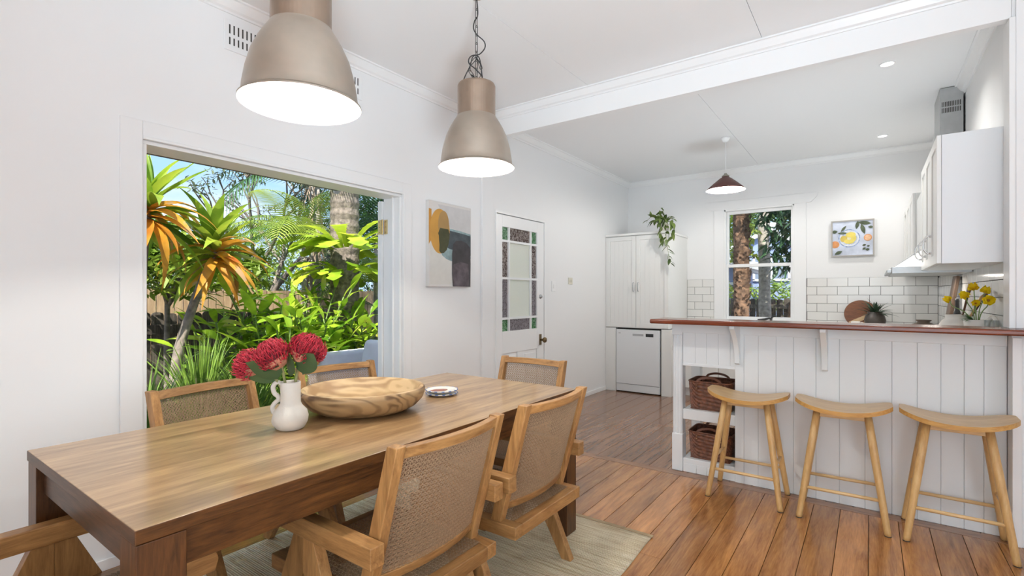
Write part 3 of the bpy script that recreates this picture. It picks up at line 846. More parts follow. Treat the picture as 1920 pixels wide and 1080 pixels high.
def make_chair(label):
    t = thing('cane_armchair', label, 'chair', group='cane dining armchairs round the table')
    # seat frame
    sx, y0, y1 = 0.262, -0.335, 0.25
    zt, zb = SEAT_Z, SEAT_Z - 0.05
    for s in (-1, 1):
        MB().box(min(s * sx, s * (sx - 0.05)), max(s * sx, s * (sx - 0.05)), y0, y1, zb, zt).build('seat_rail', M['teak'], t, bevel=0.004)
    MB().box(-sx + 0.05, sx - 0.05, y0, y0 + 0.045, zb, zt).build('seat_rail', M['teak_x'], t, bevel=0.004)
    MB().box(-sx + 0.05, sx - 0.05, y1 - 0.05, y1, zb, zt).build('seat_rail', M['teak_x'], t, bevel=0.004)
    a, b, c, d = -sx + 0.044, sx - 0.044, y0 + 0.04, y1 - 0.044
    cane(lambda u, v, o: Vector((lerp(a, b, u), lerp(c, d, v), zt + 0.0022 + o)), 28, 32, w=0.0018).build('seat_cane', M['cane'], t)
    # back posts
    px = 0.232
    for s in (-1, 1):
        m = MB(); w2 = 0.0185
        sec = [(0.325, 0.050), (0.60, 0.050), (BACK_Z, 0.044)]
        vs = []
        for z, dep in sec:
            yc = back_y(z)
            for ax, ay in ((-1, -1), (1, -1), (1, 1), (-1, 1)): vs.append((s * px + ax * w2, yc + ay * dep / 2, z))
        fs = [(3, 2, 1, 0), (8, 9, 10, 11)]
        for i in range(2):
            for k in range(4): fs.append((i * 4 + k, i * 4 + (k + 1) % 4, i * 4 + 4 + (k + 1) % 4, i * 4 + 4 + k))
        m.add(vs, fs)
        m.build('back_post', M['teak_z'], t, bevel=0.004)
    hw = px - 0.018
    def rail(z0, z1, dep, name):
        m = MB(); n = 12; vs = []; fs = []
        for i in range(n + 1):
            x = lerp(-hw, hw, i / n)
            for z, sy in ((z0, -1), (z0, 1), (z1, 1), (z1, -1)):
                vs.append((x, back_y(z) + bow(x, hw) + sy * dep / 2, z))
        for i in range(n):
            for k in range(4): fs.append((i * 4 + k, i * 4 + (k + 1) % 4, i * 4 + 4 + (k + 1) % 4, i * 4 + 4 + k))
        fs += [(0, 1, 2, 3), (n * 4 + 3, n * 4 + 2, n * 4 + 1, n * 4)]
        m.add(vs, fs).build(name, M['teak_x'], t, bevel=0.0035)
    rail(0.803, 0.838, 0.030, 'top_rail')
    rail(0.405, 0.437, 0.026, 'bottom_rail')
    def bp(u, v, o):
        x = lerp(-hw, hw, u); z = lerp(0.43, 0.81, v)
        return Vector((x, back_y(z) + bow(x, hw) - 0.007 - o, z))
    cane(bp, 28, 25, 12, 1, w=0.0018).build('back_cane', M['cane'], t)
    # arms and inverted-V side legs
    ax = 0.278
    for s in (-1, 1):
        m = MB()
        poly = [(-0.335, ARM_Z - 0.062), (0.215, ARM_Z - 0.062), (0.225, ARM_Z - 0.03), (0.215, ARM_Z - 0.002), (-0.335, ARM_Z)]
        m.prism(poly, 0, s * ax - 0.025, s * ax + 0.025).build('armrest', M['teak'], t, bevel=0.004)
        lx0, lx1 = s * ax - 0.018, s * ax + 0.018
        zt2 = ARM_Z - 0.062
        MB().prism([(-0.0002, zt2), (-0.053, zt2), (-0.285, 0.0), (-0.235, 0.0), (-0.0002, 0.40)], 0, lx0, lx1).build('leg', M['teak_z'], t, bevel=0.0015)
        MB().prism([(0.0002, zt2), (0.053, zt2), (0.285, 0.0), (0.235, 0.0), (0.0002, 0.40)], 0, lx0, lx1).build('leg', M['teak_z'], t, bevel=0.0015)
    return t
RZ = 0.0085
chairs = [
    ((-1.44, 1.18), 90, 'cane armchair nearest the camera with its woven back turned to us'),
    ((-1.44, 1.823), 90, 'cane armchair on the near long side, farther from the camera, above the rug corner'),
    ((-2.255, 1.145), -80.5, 'cane armchair on the garden side, left one behind the flower vase'),
    ((-2.305, 1.815), -97, 'cane armchair on the garden side, right one behind the wooden bowl'),
    ((-1.83, 2.43), 180, 'cane armchair at the far table end before the glazed door'),
    ((-1.76, 0.42), 0, 'cane armchair at the near table end, only its arm and leg in view'),
]
ch0 = make_chair(chairs[0][2])
for i, ((x, y), a, lb) in enumerate(chairs):
    o = ch0 if i == 0 else copy_tree(ch0)
    o.location = (x, y, RZ); o.rotation_euler = (0, 0, R_(a)); o['label'] = lb

# ---- wooden bowl
bx, by_ = -1.815, 1.405
bw = thing('wooden_bowl', 'large shallow carved wooden bowl with wavy grain', 'bowl', (bx, by_, TZ))
wob = lambda a, z: 1 + 0.012 * math.sin(2 * a + 0.6) + 0.008 * math.sin(3 * a)
outer = [(0, 0.0), (0.15, 0.0), (0.185, 0.006), (0.225, 0.026), (0.252, 0.055), (0.262, 0.082), (0.262, 0.096), (0.256, 0.103)]
inner = [(0.256, 0.103), (0.246, 0.105), (0.238, 0.099), (0.222, 0.070), (0.19, 0.044), (0.12, 0.028), (0.0, 0.024)]
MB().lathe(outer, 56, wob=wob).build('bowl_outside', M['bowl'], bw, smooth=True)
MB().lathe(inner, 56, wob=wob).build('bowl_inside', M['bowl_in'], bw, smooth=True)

# ---- plates
def plate_mesh():
    n = 60; m = MB()
    sc = lambda a, z: 1 + 0.022 * abs(math.sin(7 * a)) 
    m.lathe([(0, 0), (0.055, 0), (0.062, 0.004), (0.076, 0.010), (0.079, 0.0125), (0.077, 0.0145), (0.068, 0.013), (0.055, 0.009), (0, 0.008)], 84, wob=sc)
    return m
for k, lb in enumerate(('scalloped white plate with blue dashes, lower of the two beyond the bowl', 'scalloped white plate with a red brown shape, upper of the two beyond the bowl')):
    p = thing('scalloped_plate', lb, 'plate', (-1.765, 1.845, TZ + 0.0155 * k), 0.4 * k, 'stacked plates on the table')
    plate_mesh().build('plate_body', M['plate'], p, smooth=True)
    d = MB()
    for q in range(14):
        a = 2 * PI * (q + 0.5) / 14
        c = Vector((0.0795 * math.cos(a), 0.0795 * math.sin(a), 0.0128)); t = Vector((-math.sin(a), math.cos(a), 0))
        d = MB().beam(c - t * 0.007, c + t * 0.007, 0.005, 0.004); d.build('rim_dash', M['blue'], p)
    if k:
        d = MB()
        poly = [(0.045 * math.cos(a) * (1 + 0.2 * math.sin(2 * a)), 0.026 * math.sin(a)) for a in [2 * PI * i / 20 for i in range(20)]]
        d.prism(poly, 2, 0.0083, 0.0096).build('painted_shape', M['terracotta'], p, loc=(-0.012, -0.012, 0.0008), rot=(0, 0, 0.55))

# ---- vase with squiggle handle
vx, vy = -1.785, 1.045
vs_ = thing('squiggle_vase', 'cream ceramic vase with one wavy squiggle handle', 'vase', (vx, vy, TZ))
prof = [(0, 0), (0.040, 0), (0.050, 0.006), (0.061, 0.028), (0.064, 0.048), (0.058, 0.070), (0.042, 0.088), (0.036, 0.100), (0.0355, 0.13), (0.036, 0.176), (0.034, 0.180), (0.031, 0.178), (0.031, 0.11), (0.03, 0.10), (0, 0.095)]
MB().lathe(prof, 36).build('vase_body', M['ceramic'], vs_, smooth=True)
RD = Vector((math.cos(R_(35.69)), math.sin(R_(35.69)), 0))     # direction in which the handle side lies (negative of it)
def hp(d, z): return (-RD.x * d, -RD.y * d, z)
pts = bez([hp(0.034, 0.170), hp(0.052, 0.176), hp(0.066, 0.160), hp(0.062, 0.136), hp(0.047, 0.122), hp(0.046, 0.110), hp(0.060, 0.097), hp(0.069, 0.080), hp(0.064, 0.062), hp(0.056, 0.050), hp(0.062, 0.038), hp(0.063, 0.022), hp(0.050, 0.008)], 6)
MB().tube(pts, 0.0085, 10).build('handle', M['ceramic'], vs_, smooth=True)

# ---- protea flowers in the vase (each a stem of its own)
M['protea'] = mat('crimson_protea_styles', (0.50, 0.028, 0.05), 0.5, rand=0.1, var=0.6, vscale=110)
M['protea_base'] = mat('protea_base', (0.16, 0.012, 0.02), 0.7, var=0.3, vscale=60)
M['protea_cup'] = mat('protea_pink_cup', (0.58, 0.26, 0.17), 0.6, var=0.25, vscale=90)
M['stem'] = mat('olive_stem', (0.30, 0.30, 0.12), 0.55, var=0.15, vscale=30)
M['leafdark'] = leafmat('leathery_dark_leaf', (0.035, 0.075, 0.03), (0.10, 0.17, 0.07), 0.15, 0.4)
def leaf_mesh(L, W, nseg=8, fold=0.15, curl=0.3, wave=0.0, tipp=0.75, name='leaf', mats=None, base=0.08):
    """blade along +y, arching down by `curl` of its length, folded along the midrib"""
    m = MB(); vs = []; fs = []
    for i in range(nseg + 1):
        t = i / nseg
        w = W / 2 * (math.sin(PI * min(1, base + (1 - base) * t) ** tipp) if t < 1 else 0)
        w = max(w, 0.0006)
        a = curl * t
        y = L * (t - 0.28 * curl * curl * t ** 3 * 0.5); z = -L * 0.5 * curl * t * t
        zz = fold * w + wave * W * math.sin(t * 9)
        vs += [(-w, y, z + zz), (0, y, z), (w, y, z + zz * 0.9)]
    for i in range(nseg):
        for k in (0, 1): fs.append((i * 3 + k, i * 3 + k + 1, i * 3 + 4 + k, i * 3 + 3 + k))
    return m.add(vs, fs).mesh(name, mats, True)
def aim(d, roll=0.0):
    """euler that turns +y into d, blade face upwards"""
    d = Vector(d).normalized()
    up = Vector((0, 0, 1)) if abs(d.z) < 0.98 else Vector((1, 0, 0.2))
    x = d.cross(up).normalized(); z = x.cross(d)
    Mx = Matrix((x, d, z)).transposed().to_4x4() @ Matrix.Rotation(roll, 4, 'Y')
    return Mx.to_euler()
PL = leaf_mesh(0.13, 0.088, 8, 0.18, 0.45, 0.0, 0.8, 'protea_leaf', [M['leafdark']])
random.seed(11)
FW = Vector((-math.sin(R_(35.69)), math.cos(R_(35.69)), 0))
def protea(dr, dh, df, r, tilt, label, leaves):
    top = Vector((0, 0, 0)) + RD * dr + FW * df + Vector((0, 0, dh))
    o = thing('protea_flower', label, 'flower', (vx, vy, TZ + 0.1), 0, 'proteas in the squiggle vase')
    t3 = top - Vector((0, 0, 0.1))
    ax = (t3 - Vector((0, 0, 0.05)) + RD * tilt).normalized()
    base = t3 - ax * r * 0.9
    MB().tube(bez([(RD.x * dr * 0.12, RD.y * dr * 0.12, 0.0), tuple(RD * dr * 0.3 + FW * df * 0.3 + Vector((0, 0, 0.075))), tuple(base * 0.85 + Vector((0, 0, 0.012))), tuple(base)], 5), 0.0052, 8).build('stem', M['stem'], o, smooth=True)
    q = ax.to_track_quat('Z', 'Y').to_matrix().to_4x4()
    prof = [(0, -r * 0.98), (r * 0.36, -r * 0.9), (r * 0.75, -r * 0.42), (r * 0.86, 0.0), (r * 0.72, r * 0.42), (r * 0.35, r * 0.58), (0, r * 0.60)]
    m = MB().lathe(prof, 24); m.xf(Matrix.Translation(t3) @ q)
    m.build('flower_head', M['protea_base'], o, smooth=True)
    m = MB().lathe([(0, -r * 1.0), (r * 0.40, -r * 0.92), (r * 0.70, -r * 0.58), (r * 0.84, -r * 0.28), (r * 0.86, -r * 0.2)], 24); m.xf(Matrix.Translation(t3) @ q)
    m.build('flower_cup', M['protea_cup'], o, smooth=True)
    m = MB()
    for i in range(650):                      # styles: fine curved filaments sweeping up and in
        a = random.uniform(0, 2 * PI); h = random.random() ** 0.8
        ph = lerp(-0.75, 1.35, h)
        nrm = Vector((math.cos(a) * math.cos(ph), math.sin(a) * math.cos(ph), math.sin(ph)))
        p0 = Vector((nrm.x * r * 0.80, nrm.y * r * 0.80, nrm.z * r * (0.82 if nrm.z < 0 else 0.55)))
        up = Vector((0, 0, 1)); tang = (up - nrm * nrm.z)
        tang = tang.normalized() if tang.length > 1e-3 else Vector((1, 0, 0))
        jit = Vector((random.uniform(-1, 1), random.uniform(-1, 1), random.uniform(-1, 1))) * 0.004
        p1 = p0 + nrm * r * 0.20 + tang * r * 0.16 + jit * 1.6
        p2 = p1 + nrm * r * 0.02 + tang * r * 0.26 + jit - Vector((nrm.x, nrm.y, 0)) * r * 0.05
        m.tube([p0, p1, p2], [0.0018, 0.0017, 0.0011], 4, False)
    m.xf(Matrix.Translation(t3) @ q)
    m.build('styles', M['protea'], o, smooth=True)['kind'] = 'stuff'
    for (a0, z0, a1, z1, fr, sc, roll) in leaves:          # start and tip in the plane facing the room, fr towards it
        p0 = RD * a0 - FW * fr * 0.4 + Vector((0, 0, z0 - 0.1)); p1 = RD * a1 - FW * fr + Vector((0, 0, z1 - 0.1))
        l = link('leaf', PL, o, loc=tuple(p0), rot=aim(p1 - p0, roll)); l.scale = (sc, sc, sc)
protea(-0.150, 0.245, -0.01, 0.054, -0.12, 'crimson protea flower drooping at the left of the vase', [(-0.05, 0.200, -0.155, 0.215, 0.02, 0.9, 1.2), (-0.07, 0.215, -0.16, 0.235, -0.02, 0.8, 1.0)])
protea(-0.045, 0.285, -0.05, 0.058, -0.03, 'crimson protea flower in the middle of the vase', [(-0.025, 0.205, -0.135, 0.285, 0.085, 1.0, 1.15), (-0.075, 0.245, 0.005, 0.262, 0.11, 0.62, 1.0), (0.0, 0.205, 0.010, 0.33, 0.03, 0.95, 1.4)])
protea(0.062, 0.300, 0.0, 0.062, 0.02, 'crimson protea flower standing highest at the right of the vase', [(0.045, 0.220, 0.125, 0.305, 0.06, 0.95, -1.1), (0.04, 0.205, 0.055, 0.30, -0.02, 0.8, 1.2)])

# ---- pendant lamps over the table
def pendant(x, y, zr, label):
    o = thing('pendant_lamp', label, 'lamp', (x, y, zr), 0, 'bronze pendants over the dining table')
    S = 0.202
    out = [(S * 1.015, 0.0), (S * 1.02, 0.006), (S * 0.965, 0.014), (S * 0.945, 0.05), (S * 0.90, 0.105), (S * 0.82, 0.165), (S * 0.72, 0.21), (S * 0.62, 0.245), (S * 0.545, 0.268), (S * 0.53, 0.275)]
    MB().lathe(out, 64).build('shade', M['lamp'], o, smooth=True)
    inn = [(S * 1.015, 0.0), (S * 0.955, 0.012), (S * 0.93, 0.05), (S * 0.885, 0.103), (S * 0.80, 0.16), (S * 0.70, 0.20), (S * 0.55, 0.245), (0.0, 0.25)]
    MB().lathe(inn, 64).build('reflector', M['lamp_in'], o, smooth=True)
    nk = [(S * 0.545, 0.268), (S * 0.515, 0.272), (S * 0.508, 0.278), (S * 0.508, 0.440), (S * 0.49, 0.450), (0, 0.450)]
    MB().lathe(nk, 48).build('neck', M['lamp_neck'], o, smooth=False, bevel=0.0)
    for p in o.children[-1].data.polygons: p.use_smooth = abs(p.normal.z) < 0.5
    MB().ball((0, 0, 0.185), 0.05, 24, 12).build('bulb', M['bulb'], o, smooth=True)
    MB().tube([(0, 0, 0.18), (0, 0, 0.25)], 0.022, 16).build('bulb_holder', M['lamp_in'], o)
    # chain links up to the ceiling, with spare chain and cord bunched at the bottom
    lk = MB()
    a, h = 0.0065, 0.021
    ring = [(a * math.cos(t), 0, h + a * math.sin(t)) for t in [PI * i / 6 for i in range(7)]] + [(-a * math.cos(t), 0, -h - a * math.sin(t)) for t in [PI * i / 6 for i in range(7)]]
    ring.append(ring[0])
    lk.tube(ring, 0.0019, 6, False)
    lme = lk.mesh('chain_link', [M['black']], True)
    zt = ZC - zr; z = 0.47; k = 0
    while z < zt - 0.02:
        link('chain_link', lme, o, loc=(0, 0, z), rot=(0, 0, k * PI / 2)); z += 0.046; k += 1
    spare = bez([(0.0, 0, 0.60), (-0.03, 0.0, 0.565), (-0.034, 0.01, 0.53), (-0.018, 0.0, 0.50), (0.012, 0, 0.476), (0.026, 0, 0.50), (0.024, 0, 0.54), (0.014, 0, 0.575), (0.0, 0, 0.60)], 4)
    acc = 0.0; k = 0
    for p, q in zip(spare, spare[1:]):
        acc += (q - p).length
        if acc > 0.030:
            acc = 0
            d = (q - p).normalized()
            pr = RD * p.x + Vector((0, 0, p.z)); dd = RD * d.x + Vector((0, 0, d.z))
            l = link('chain_link', lme, o, loc=pr); l.rotation_euler = (dd.to_track_quat('Z', 'X').to_matrix() @ Matrix.Rotation(k * PI / 2, 3, 'Z')).to_euler(); l.scale = (1, 1, 0.8); k += 1
    def sp(d, z, f=0.0): return tuple(RD * d + FW * f + Vector((0, 0, z)))
    cord = bez([sp(-0.075, 0.449, -0.02), sp(-0.062, 0.50), sp(-0.035, 0.555), sp(-0.018, 0.60, -0.012), sp(0.02, 0.615, -0.012), sp(0.046, 0.655), sp(0.040, 0.69), sp(0.002, 0.72, -0.012), sp(-0.016, 0.76), sp(-0.010, 0.80), sp(0.006, 0.84, 0.01), sp(0.0, zt, 0.01)], 8)
    MB().tube(cord, 0.0032, 6).build('cord', M['black'], o, smooth=True)
    cord = bez([sp(0.036, 0.449, -0.02), sp(0.030, 0.49, -0.02), sp(-0.005, 0.53, -0.02), sp(-0.040, 0.565, -0.01), sp(-0.038, 0.60), sp(-0.012, 0.614), sp(0.014, 0.60), sp(0.024, 0.55), sp(0.032, 0.49), sp(0.038, 0.449)], 8)
    MB().tube(cord, 0.0032, 6).build('cord', M['black'], o, smooth=True)
    MB().lathe([(0, zt - 0.012), (0.03, zt - 0.011), (0.045, zt - 0.004), (0.045, zt), (0, zt)], 24).build('ceiling_rose', M['lamp_neck'], o, smooth=True)
    d = bpy.data.lights.new('bulb_light', 'POINT'); d.energy = 26; d.shadow_soft_size = 0.02; d.color = (1, 0.95, 0.87)
    lo = bpy.data.objects.new('bulb_light', d); COL.objects.link(lo); lo.parent = o; lo.location = (0, 0, 0.122)
pendant(-1.655, 1.01, 1.955, 'bronze metal pendant lamp nearer the camera, cut by the top edge')
pendant(-1.735, 2.085, 1.965, 'bronze metal pendant lamp hanging lower in view with knotted chain')

# ---- abstract canvas on the left wall
AY0, AY1, AZb, AZt = 2.834, 3.352, 1.343, 2.034
art = thing('abstract_canvas', 'abstract canvas with ochre oval and charcoal arch on left wall', 'painting', (XW, (AY0 + AY1) / 2, AZb))
MB().box(XW + 0.001, XW + 0.034, AY0, AY1, AZb, AZt).build('canvas', mat('canvas_ground', (0.71, 0.69, 0.66), 0.85, var=0.03, vscale=8, bump=0.06, bscale=300), art, world=True, bevel=0.002)
AWd, AHt = AY1 - AY0, AZt - AZb
def paint(name, poly, m_, lay):
    """flat printed shape on the canvas; poly in 0..1 of width and height"""
    b = MB()
    vs = [(XW + 0.0342 + 0.0003 * lay, AY0 + u * AWd, AZb + v * AHt) for u, v in poly]
    b.add(vs, [tuple(range(len(vs)))])
    b.build(name, m_, art, world=True)
def oval(cx, cy, rx, ry, n=36, a0=0, a1=2 * PI): return [(cx + rx * math.cos(lerp(a0, a1, i / n)), cy + ry * math.sin(lerp(a0, a1, i / n))) for i in range(n)]
clampu = lambda P: [(min(max(u, 0.002), 0.998), min(max(v, 0.002), 0.998)) for u, v in P]
pm = lambda n, c, v=0.12, s=14: mat(n, c, 0.85, var=v, vscale=s)
paint('pale_wash', [(0.03, 0.03), (0.52, 0.03), (0.50, 0.44), (0.12, 0.56), (0.03, 0.5)], pm('pale_wash', (0.68, 0.66, 0.61), 0.04), 1)
paint('grey_wash', [(0.42, 0.72), (0.98, 0.66), (0.98, 0.97), (0.2, 0.97)], pm('grey_wash', (0.60, 0.59, 0.58), 0.05), 1)
paint('teal_wash', [(0.24, 0.44), (0.30, 0.37), (0.40, 0.33), (0.52, 0.31), (0.99, 0.36), (0.99, 0.667), (0.75, 0.69), (0.45, 0.705), (0.24, 0.70), (0.26, 0.55)], pm('teal_wash', (0.27, 0.37, 0.38), 0.25, 18), 2)
paint('slate_field', [(0.45, 0.46), (0.99, 0.40), (0.99, 0.645), (0.8, 0.66), (0.45, 0.68), (0.24, 0.675), (0.26, 0.52)], pm('slate_field', (0.085, 0.105, 0.115), 0.25), 3)
paint('ochre_edge', clampu([(0.002, 0.49), (0.06, 0.545), (0.06, 0.90), (0.002, 0.905)]), pm('ochre_edge', (0.56, 0.27, 0.05), 0.08), 3)
paint('ochre_oval', clampu([(u, v) for u, v in oval(0.245, 0.655, 0.225, 0.265)]), pm('ochre_oval', (0.60, 0.32, 0.07), 0.10, 6), 4)
paint('ochre_shade', clampu(oval(0.33, 0.74, 0.125, 0.165)), pm('ochre_shade', (0.42, 0.26, 0.10), 0.08, 8), 5)
ov = [(0.225, 0.55), (0.22, 0.60), (0.205, 0.63), (0.225, 0.66), (0.25, 0.695), (0.44, 0.69), (0.467, 0.64), (0.462, 0.58), (0.44, 0.51), (0.40, 0.44), (0.33, 0.40), (0.27, 0.395), (0.23, 0.42), (0.235, 0.5)]
paint('olive_overlap', ov, pm('olive_overlap', (0.075, 0.075, 0.035), 0.18), 6)
paint('charcoal_arch', [(0.545, 0.005), (0.525, 0.15), (0.525, 0.40), (0.55, 0.52), (0.62, 0.565), (0.75, 0.575), (0.88, 0.55), (0.97, 0.50), (0.985, 0.30), (0.975, 0.005)], pm('charcoal_arch', (0.065, 0.06, 0.063), 0.3, 9), 7)
paint('plum_wash', [(0.56, 0.005), (0.545, 0.15), (0.55, 0.27), (0.72, 0.31), (0.93, 0.29), (0.945, 0.1), (0.93, 0.005)], pm('plum_wash', (0.115, 0.095, 0.105), 0.5, 12), 8)

# ---- switch plates beyond the glazed door
def switch(y, z, wy, hz, label, square):
    s = thing('wall_switch', label, 'switch', (XW, y, z - hz / 2), 0)
    MB().box(XW, XW + 0.009, y - wy / 2, y + wy / 2, z - hz / 2, z + hz / 2).build('plate', M['switch'] if square else M['trim'], s, world=True, bevel=0.003)
    r = MB()
    if square:
        for dy in (-0.018, 0.018): r.box(XW + 0.009, XW + 0.015, y + dy - 0.010, y + dy + 0.010, z - 0.016, z + 0.016)
    else: r.box(XW + 0.009, XW + 0.014, y - 0.014, y + 0.014, z - 0.022, z + 0.022)
    r.build('rocker', M['switch'] if square else M['trim'], s, world=True, bevel=0.002)
switch(4.81, 1.37, 0.075, 0.118, 'tall white switch plate right beside the glazed door', False)
switch(5.20, 1.437, 0.095, 0.080, 'square cream double switch farther along the left wall', True)
# ================================================================== KITCHEN
# ---- breakfast bar
BX0, BX1, BD = -1.176, 0.586, 4.20
bar = thing('breakfast_bar', 'white boarded breakfast bar with open shelves at its left end', 'bar counter', (-0.3, 3.8, 0))
# corner post: base block, fluted shaft, top block
p = MB().box(BX0, BX0 + 0.077, YB - 0.004, YB + 0.085, 0, 0.27)
p.build('post_base', M['barw'], bar, world=True, bevel=0.006)
p = MB()
x0, x1 = BX0 + 0.004, BX0 + 0.073
ch = 0.010; fl_ = 0.004
sec = [(x0, YB + 0.081), (x0, YB + ch), (x0 + ch, YB)]
for q in (0.36, 0.64):
    xc = lerp(x0, x1, q); sec += [(xc - 0.006, YB), (xc - 0.004, YB + fl_), (xc + 0.004, YB + fl_), (xc + 0.006, YB)]
sec += [(x1 - ch, YB), (x1, YB + ch), (x1, YB + 0.081)]
p.prism(sec, 2, 0.27, 0.985).build('post_shaft', M['barw'], bar, world=True)
MB().box(BX0, BX0 + 0.077, YB - 0.004, YB + 0.085, 0.985, 1.072).build('post_top', M['barw'], bar, world=True, bevel=0.006)
# rear posts of the shelf bay
MB().box(BX0, BX0 + 0.07, BD - 0.07, BD, 0, 0.86).build('post_rear', M['barw'], bar, world=True, bevel=0.004)
# shelves
MB().box(BX0 + 0.075, -0.747, YB + 0.010, BD, 0.378, 0.452).build('shelf', M['barw'], bar, world=True, bevel=0.004)
MB().box(BX0 + 0.075, -0.747, YB + 0.010, BD, 0.03, 0.098).build('shelf', M['barw'], bar, world=True, bevel=0.004)
for a, b in zip([-1.099, -1.005, -0.932, -0.854], [-1.005, -0.932, -0.854, -0.747]):
    MB().box(a + 0.001, b - 0.001, YB + 0.008, YB + 0.02, 0.0, 0.06).build('board', M['barw'], bar, world=True, bevel=0.002)
# boards above the shelf bay
ub = [-1.099, -1.012, -0.935, -0.855, -0.778, -0.735]
for a, b in zip(ub, ub[1:]):
    MB().box(a + 0.0003, b - 0.0003, YB + 0.004, YB + 0.018, 0.785, 1.03).build('board', M['barw'], bar, world=True, bevel=0.002)
MB().box(-1.099, -0.735, YB + 0.002, YB + 0.03, 0.765, 0.786).build('shelf_lintel', M['barw'], bar, world=True, bevel=0.003)
MB().box(-1.099, -0.747, YB + 0.02, BD, 0.775, 0.80).build('bay_ceiling', M['barw'], bar, world=True)
# boarded front
jx = [-0.747, -0.69, -0.602, -0.497, -0.397, -0.274, -0.151, -0.023, 0.104, 0.219, 0.321, 0.418, 0.497, BX1]
for a, b in zip(jx, jx[1:]):
    MB().box(a + 0.0004, b - 0.0004, YB, YB + 0.016, 0.0, 1.03).build('board', M['barw'], bar, world=True, bevel=0.0022)
MB().box(-0.747, BX1, YB + 0.018, YB + 0.05, 0, 1.07).build('bar_core', M['barw'], bar, world=True)
MB().box(-0.747, -0.727, YB + 0.017, BD, 0, 0.86).build('bay_side', M['barw'], bar, world=True)
MB().box(-0.747, BX1, BD - 0.02, BD, 0, 0.86).build('bar_rear', M['barw'], bar, world=True)
MB().box(BX0, BX1, YB + 0.0505, YB + 0.058, 0.905, 1.072).build('splash_board', M['barw'], bar, world=True)
MB().box(BX0 - 0.015, -0.02, YB + 0.052, BD + 0.02, 0.8625, 0.90).build('lower_bench_top', M['bench'], bar, world=True, bevel=0.004)
MB().box(BX0 + 0.075, BX1, YB - 0.010, YB + 0.02, 1.005, 1.072).build('frieze', M['barw'], bar, world=True, bevel=0.003)
# brackets
for bxx in (-0.728, -0.226):
    prof = [(YB, 1.074), (YB - 0.195, 1.074), (YB - 0.195, 1.055), (YB - 0.165, 1.035), (YB - 0.105, 0.985), (YB - 0.060, 0.925), (YB - 0.038, 0.86), (YB - 0.035, 0.815), (YB - 0.022, 0.805), (YB, 0.805)]
    MB().prism(prof, 0, bxx - 0.016, bxx + 0.016).build('bracket', M['barw'], bar, world=True, bevel=0.003)
# bar top
tp = tag(MB().prism([(-1.262, 3.415), (0.573, 3.415), (1.15, 3.415), (1.15, YN - 0.019), (0.573, YN - 0.019), (0.573, 3.715), (-1.262, 3.715)], 2, 1.0745, 1.106).build('bar_counter', M['jarrah'], bevel=0.010, bseg=3), 'long polished red hardwood top of the breakfast bar', 'counter top')

# ---- baskets on the shelves
def basket(z0, label, hgt):
    o = thing('woven_basket', label, 'basket', (-0.925, 3.81, z0), 0, 'brown woven baskets in the bar shelves')
    Wb, Db = 0.145, 0.125
    def ringp(t, k, out):
        s = lerp(0.94, 1.02, t)
        n = 44; a = 2 * PI * k / n
        ca, sa = math.cos(a), math.sin(a)
        e = 0.22
        return (Wb * s * math.copysign(abs(ca) ** e, ca) * out, Db * s * math.copysign(abs(sa) ** e, sa) * out)
    m = MB(); n = 44; rows = 15
    # weave: each cell bulges in or out like plaited strips
    vs = []; fs = []
    nu, nv = n * 2, rows * 2
    for j in range(nv + 1):
        t = j / nv
        for i in range(nu):
            a = 2 * PI * i / nu
            ca, sa = math.cos(a), math.sin(a); e = 0.25; s = lerp(0.94, 1.03, t)
            bul = 1 + 0.020 * math.sin(i * PI / 2 + (j // 1) * PI / 2) * (1 if 0 < j < nv else 0)
            vs.append((Wb * s * bul * math.copysign(abs(ca) ** e, ca), Db * s * bul * math.copysign(abs(sa) ** e, sa), hgt * t))
    for j in range(nv):
        for i in range(nu):
            i2 = (i + 1) % nu; fs.append((j * nu + i, j * nu + i2, (j + 1) * nu + i2, (j + 1) * nu + i))
    m.add(vs, fs); m.build('basket_wall', M['basket'], o)
    MB().box(-Wb * 0.92, Wb * 0.92, -Db * 0.92, Db * 0.92, 0.0005, 0.006).build('basket_floor', M['basket'], o)
    rim = []
    for i in range(61):
        a = 2 * PI * i / 60; ca, sa = math.cos(a), math.sin(a); e = 0.25
        rim.append((Wb * 1.035 * math.copysign(abs(ca) ** e, ca), Db * 1.035 * math.copysign(abs(sa) ** e, sa), hgt))
    MB().tube(rim, 0.0055, 6, False).build('rim', M['basket'], o, smooth=True)
    for s in (-1, 1):
        y = s * (Db + 0.006)
        pts = bez([(-0.085, y, hgt - 0.055), (-0.085, y, hgt - 0.005), (-0.06, y * 0.96, hgt + 0.022), (0.0, y * 0.9, hgt + 0.034), (0.055, y * 0.96, hgt + 0.022), (0.08, y, hgt - 0.005), (0.08, y, hgt - 0.055)], 5)
        h = MB()
        for a, b in zip(pts, pts[1:]): h.beam(a, b + (b - a) * 0.05, 0.003, 0.016, up=(b - a).cross(Vector((0, 1, 0))))
        h.build('handle', M['leather'], o)
        r = MB()
        for xx in (-0.085, 0.08):
            for zz in (0.045, 0.025): r.ball((xx, y + s * 0.003, hgt - zz), 0.003, 8, 5)
        r.build('rivets', M['brass'], o, smooth=True)
basket(0.4525, 'brown woven basket on the upper bar shelf', 0.20)
basket(0.0985, 'brown woven basket on the bottom bar shelf', 0.19)

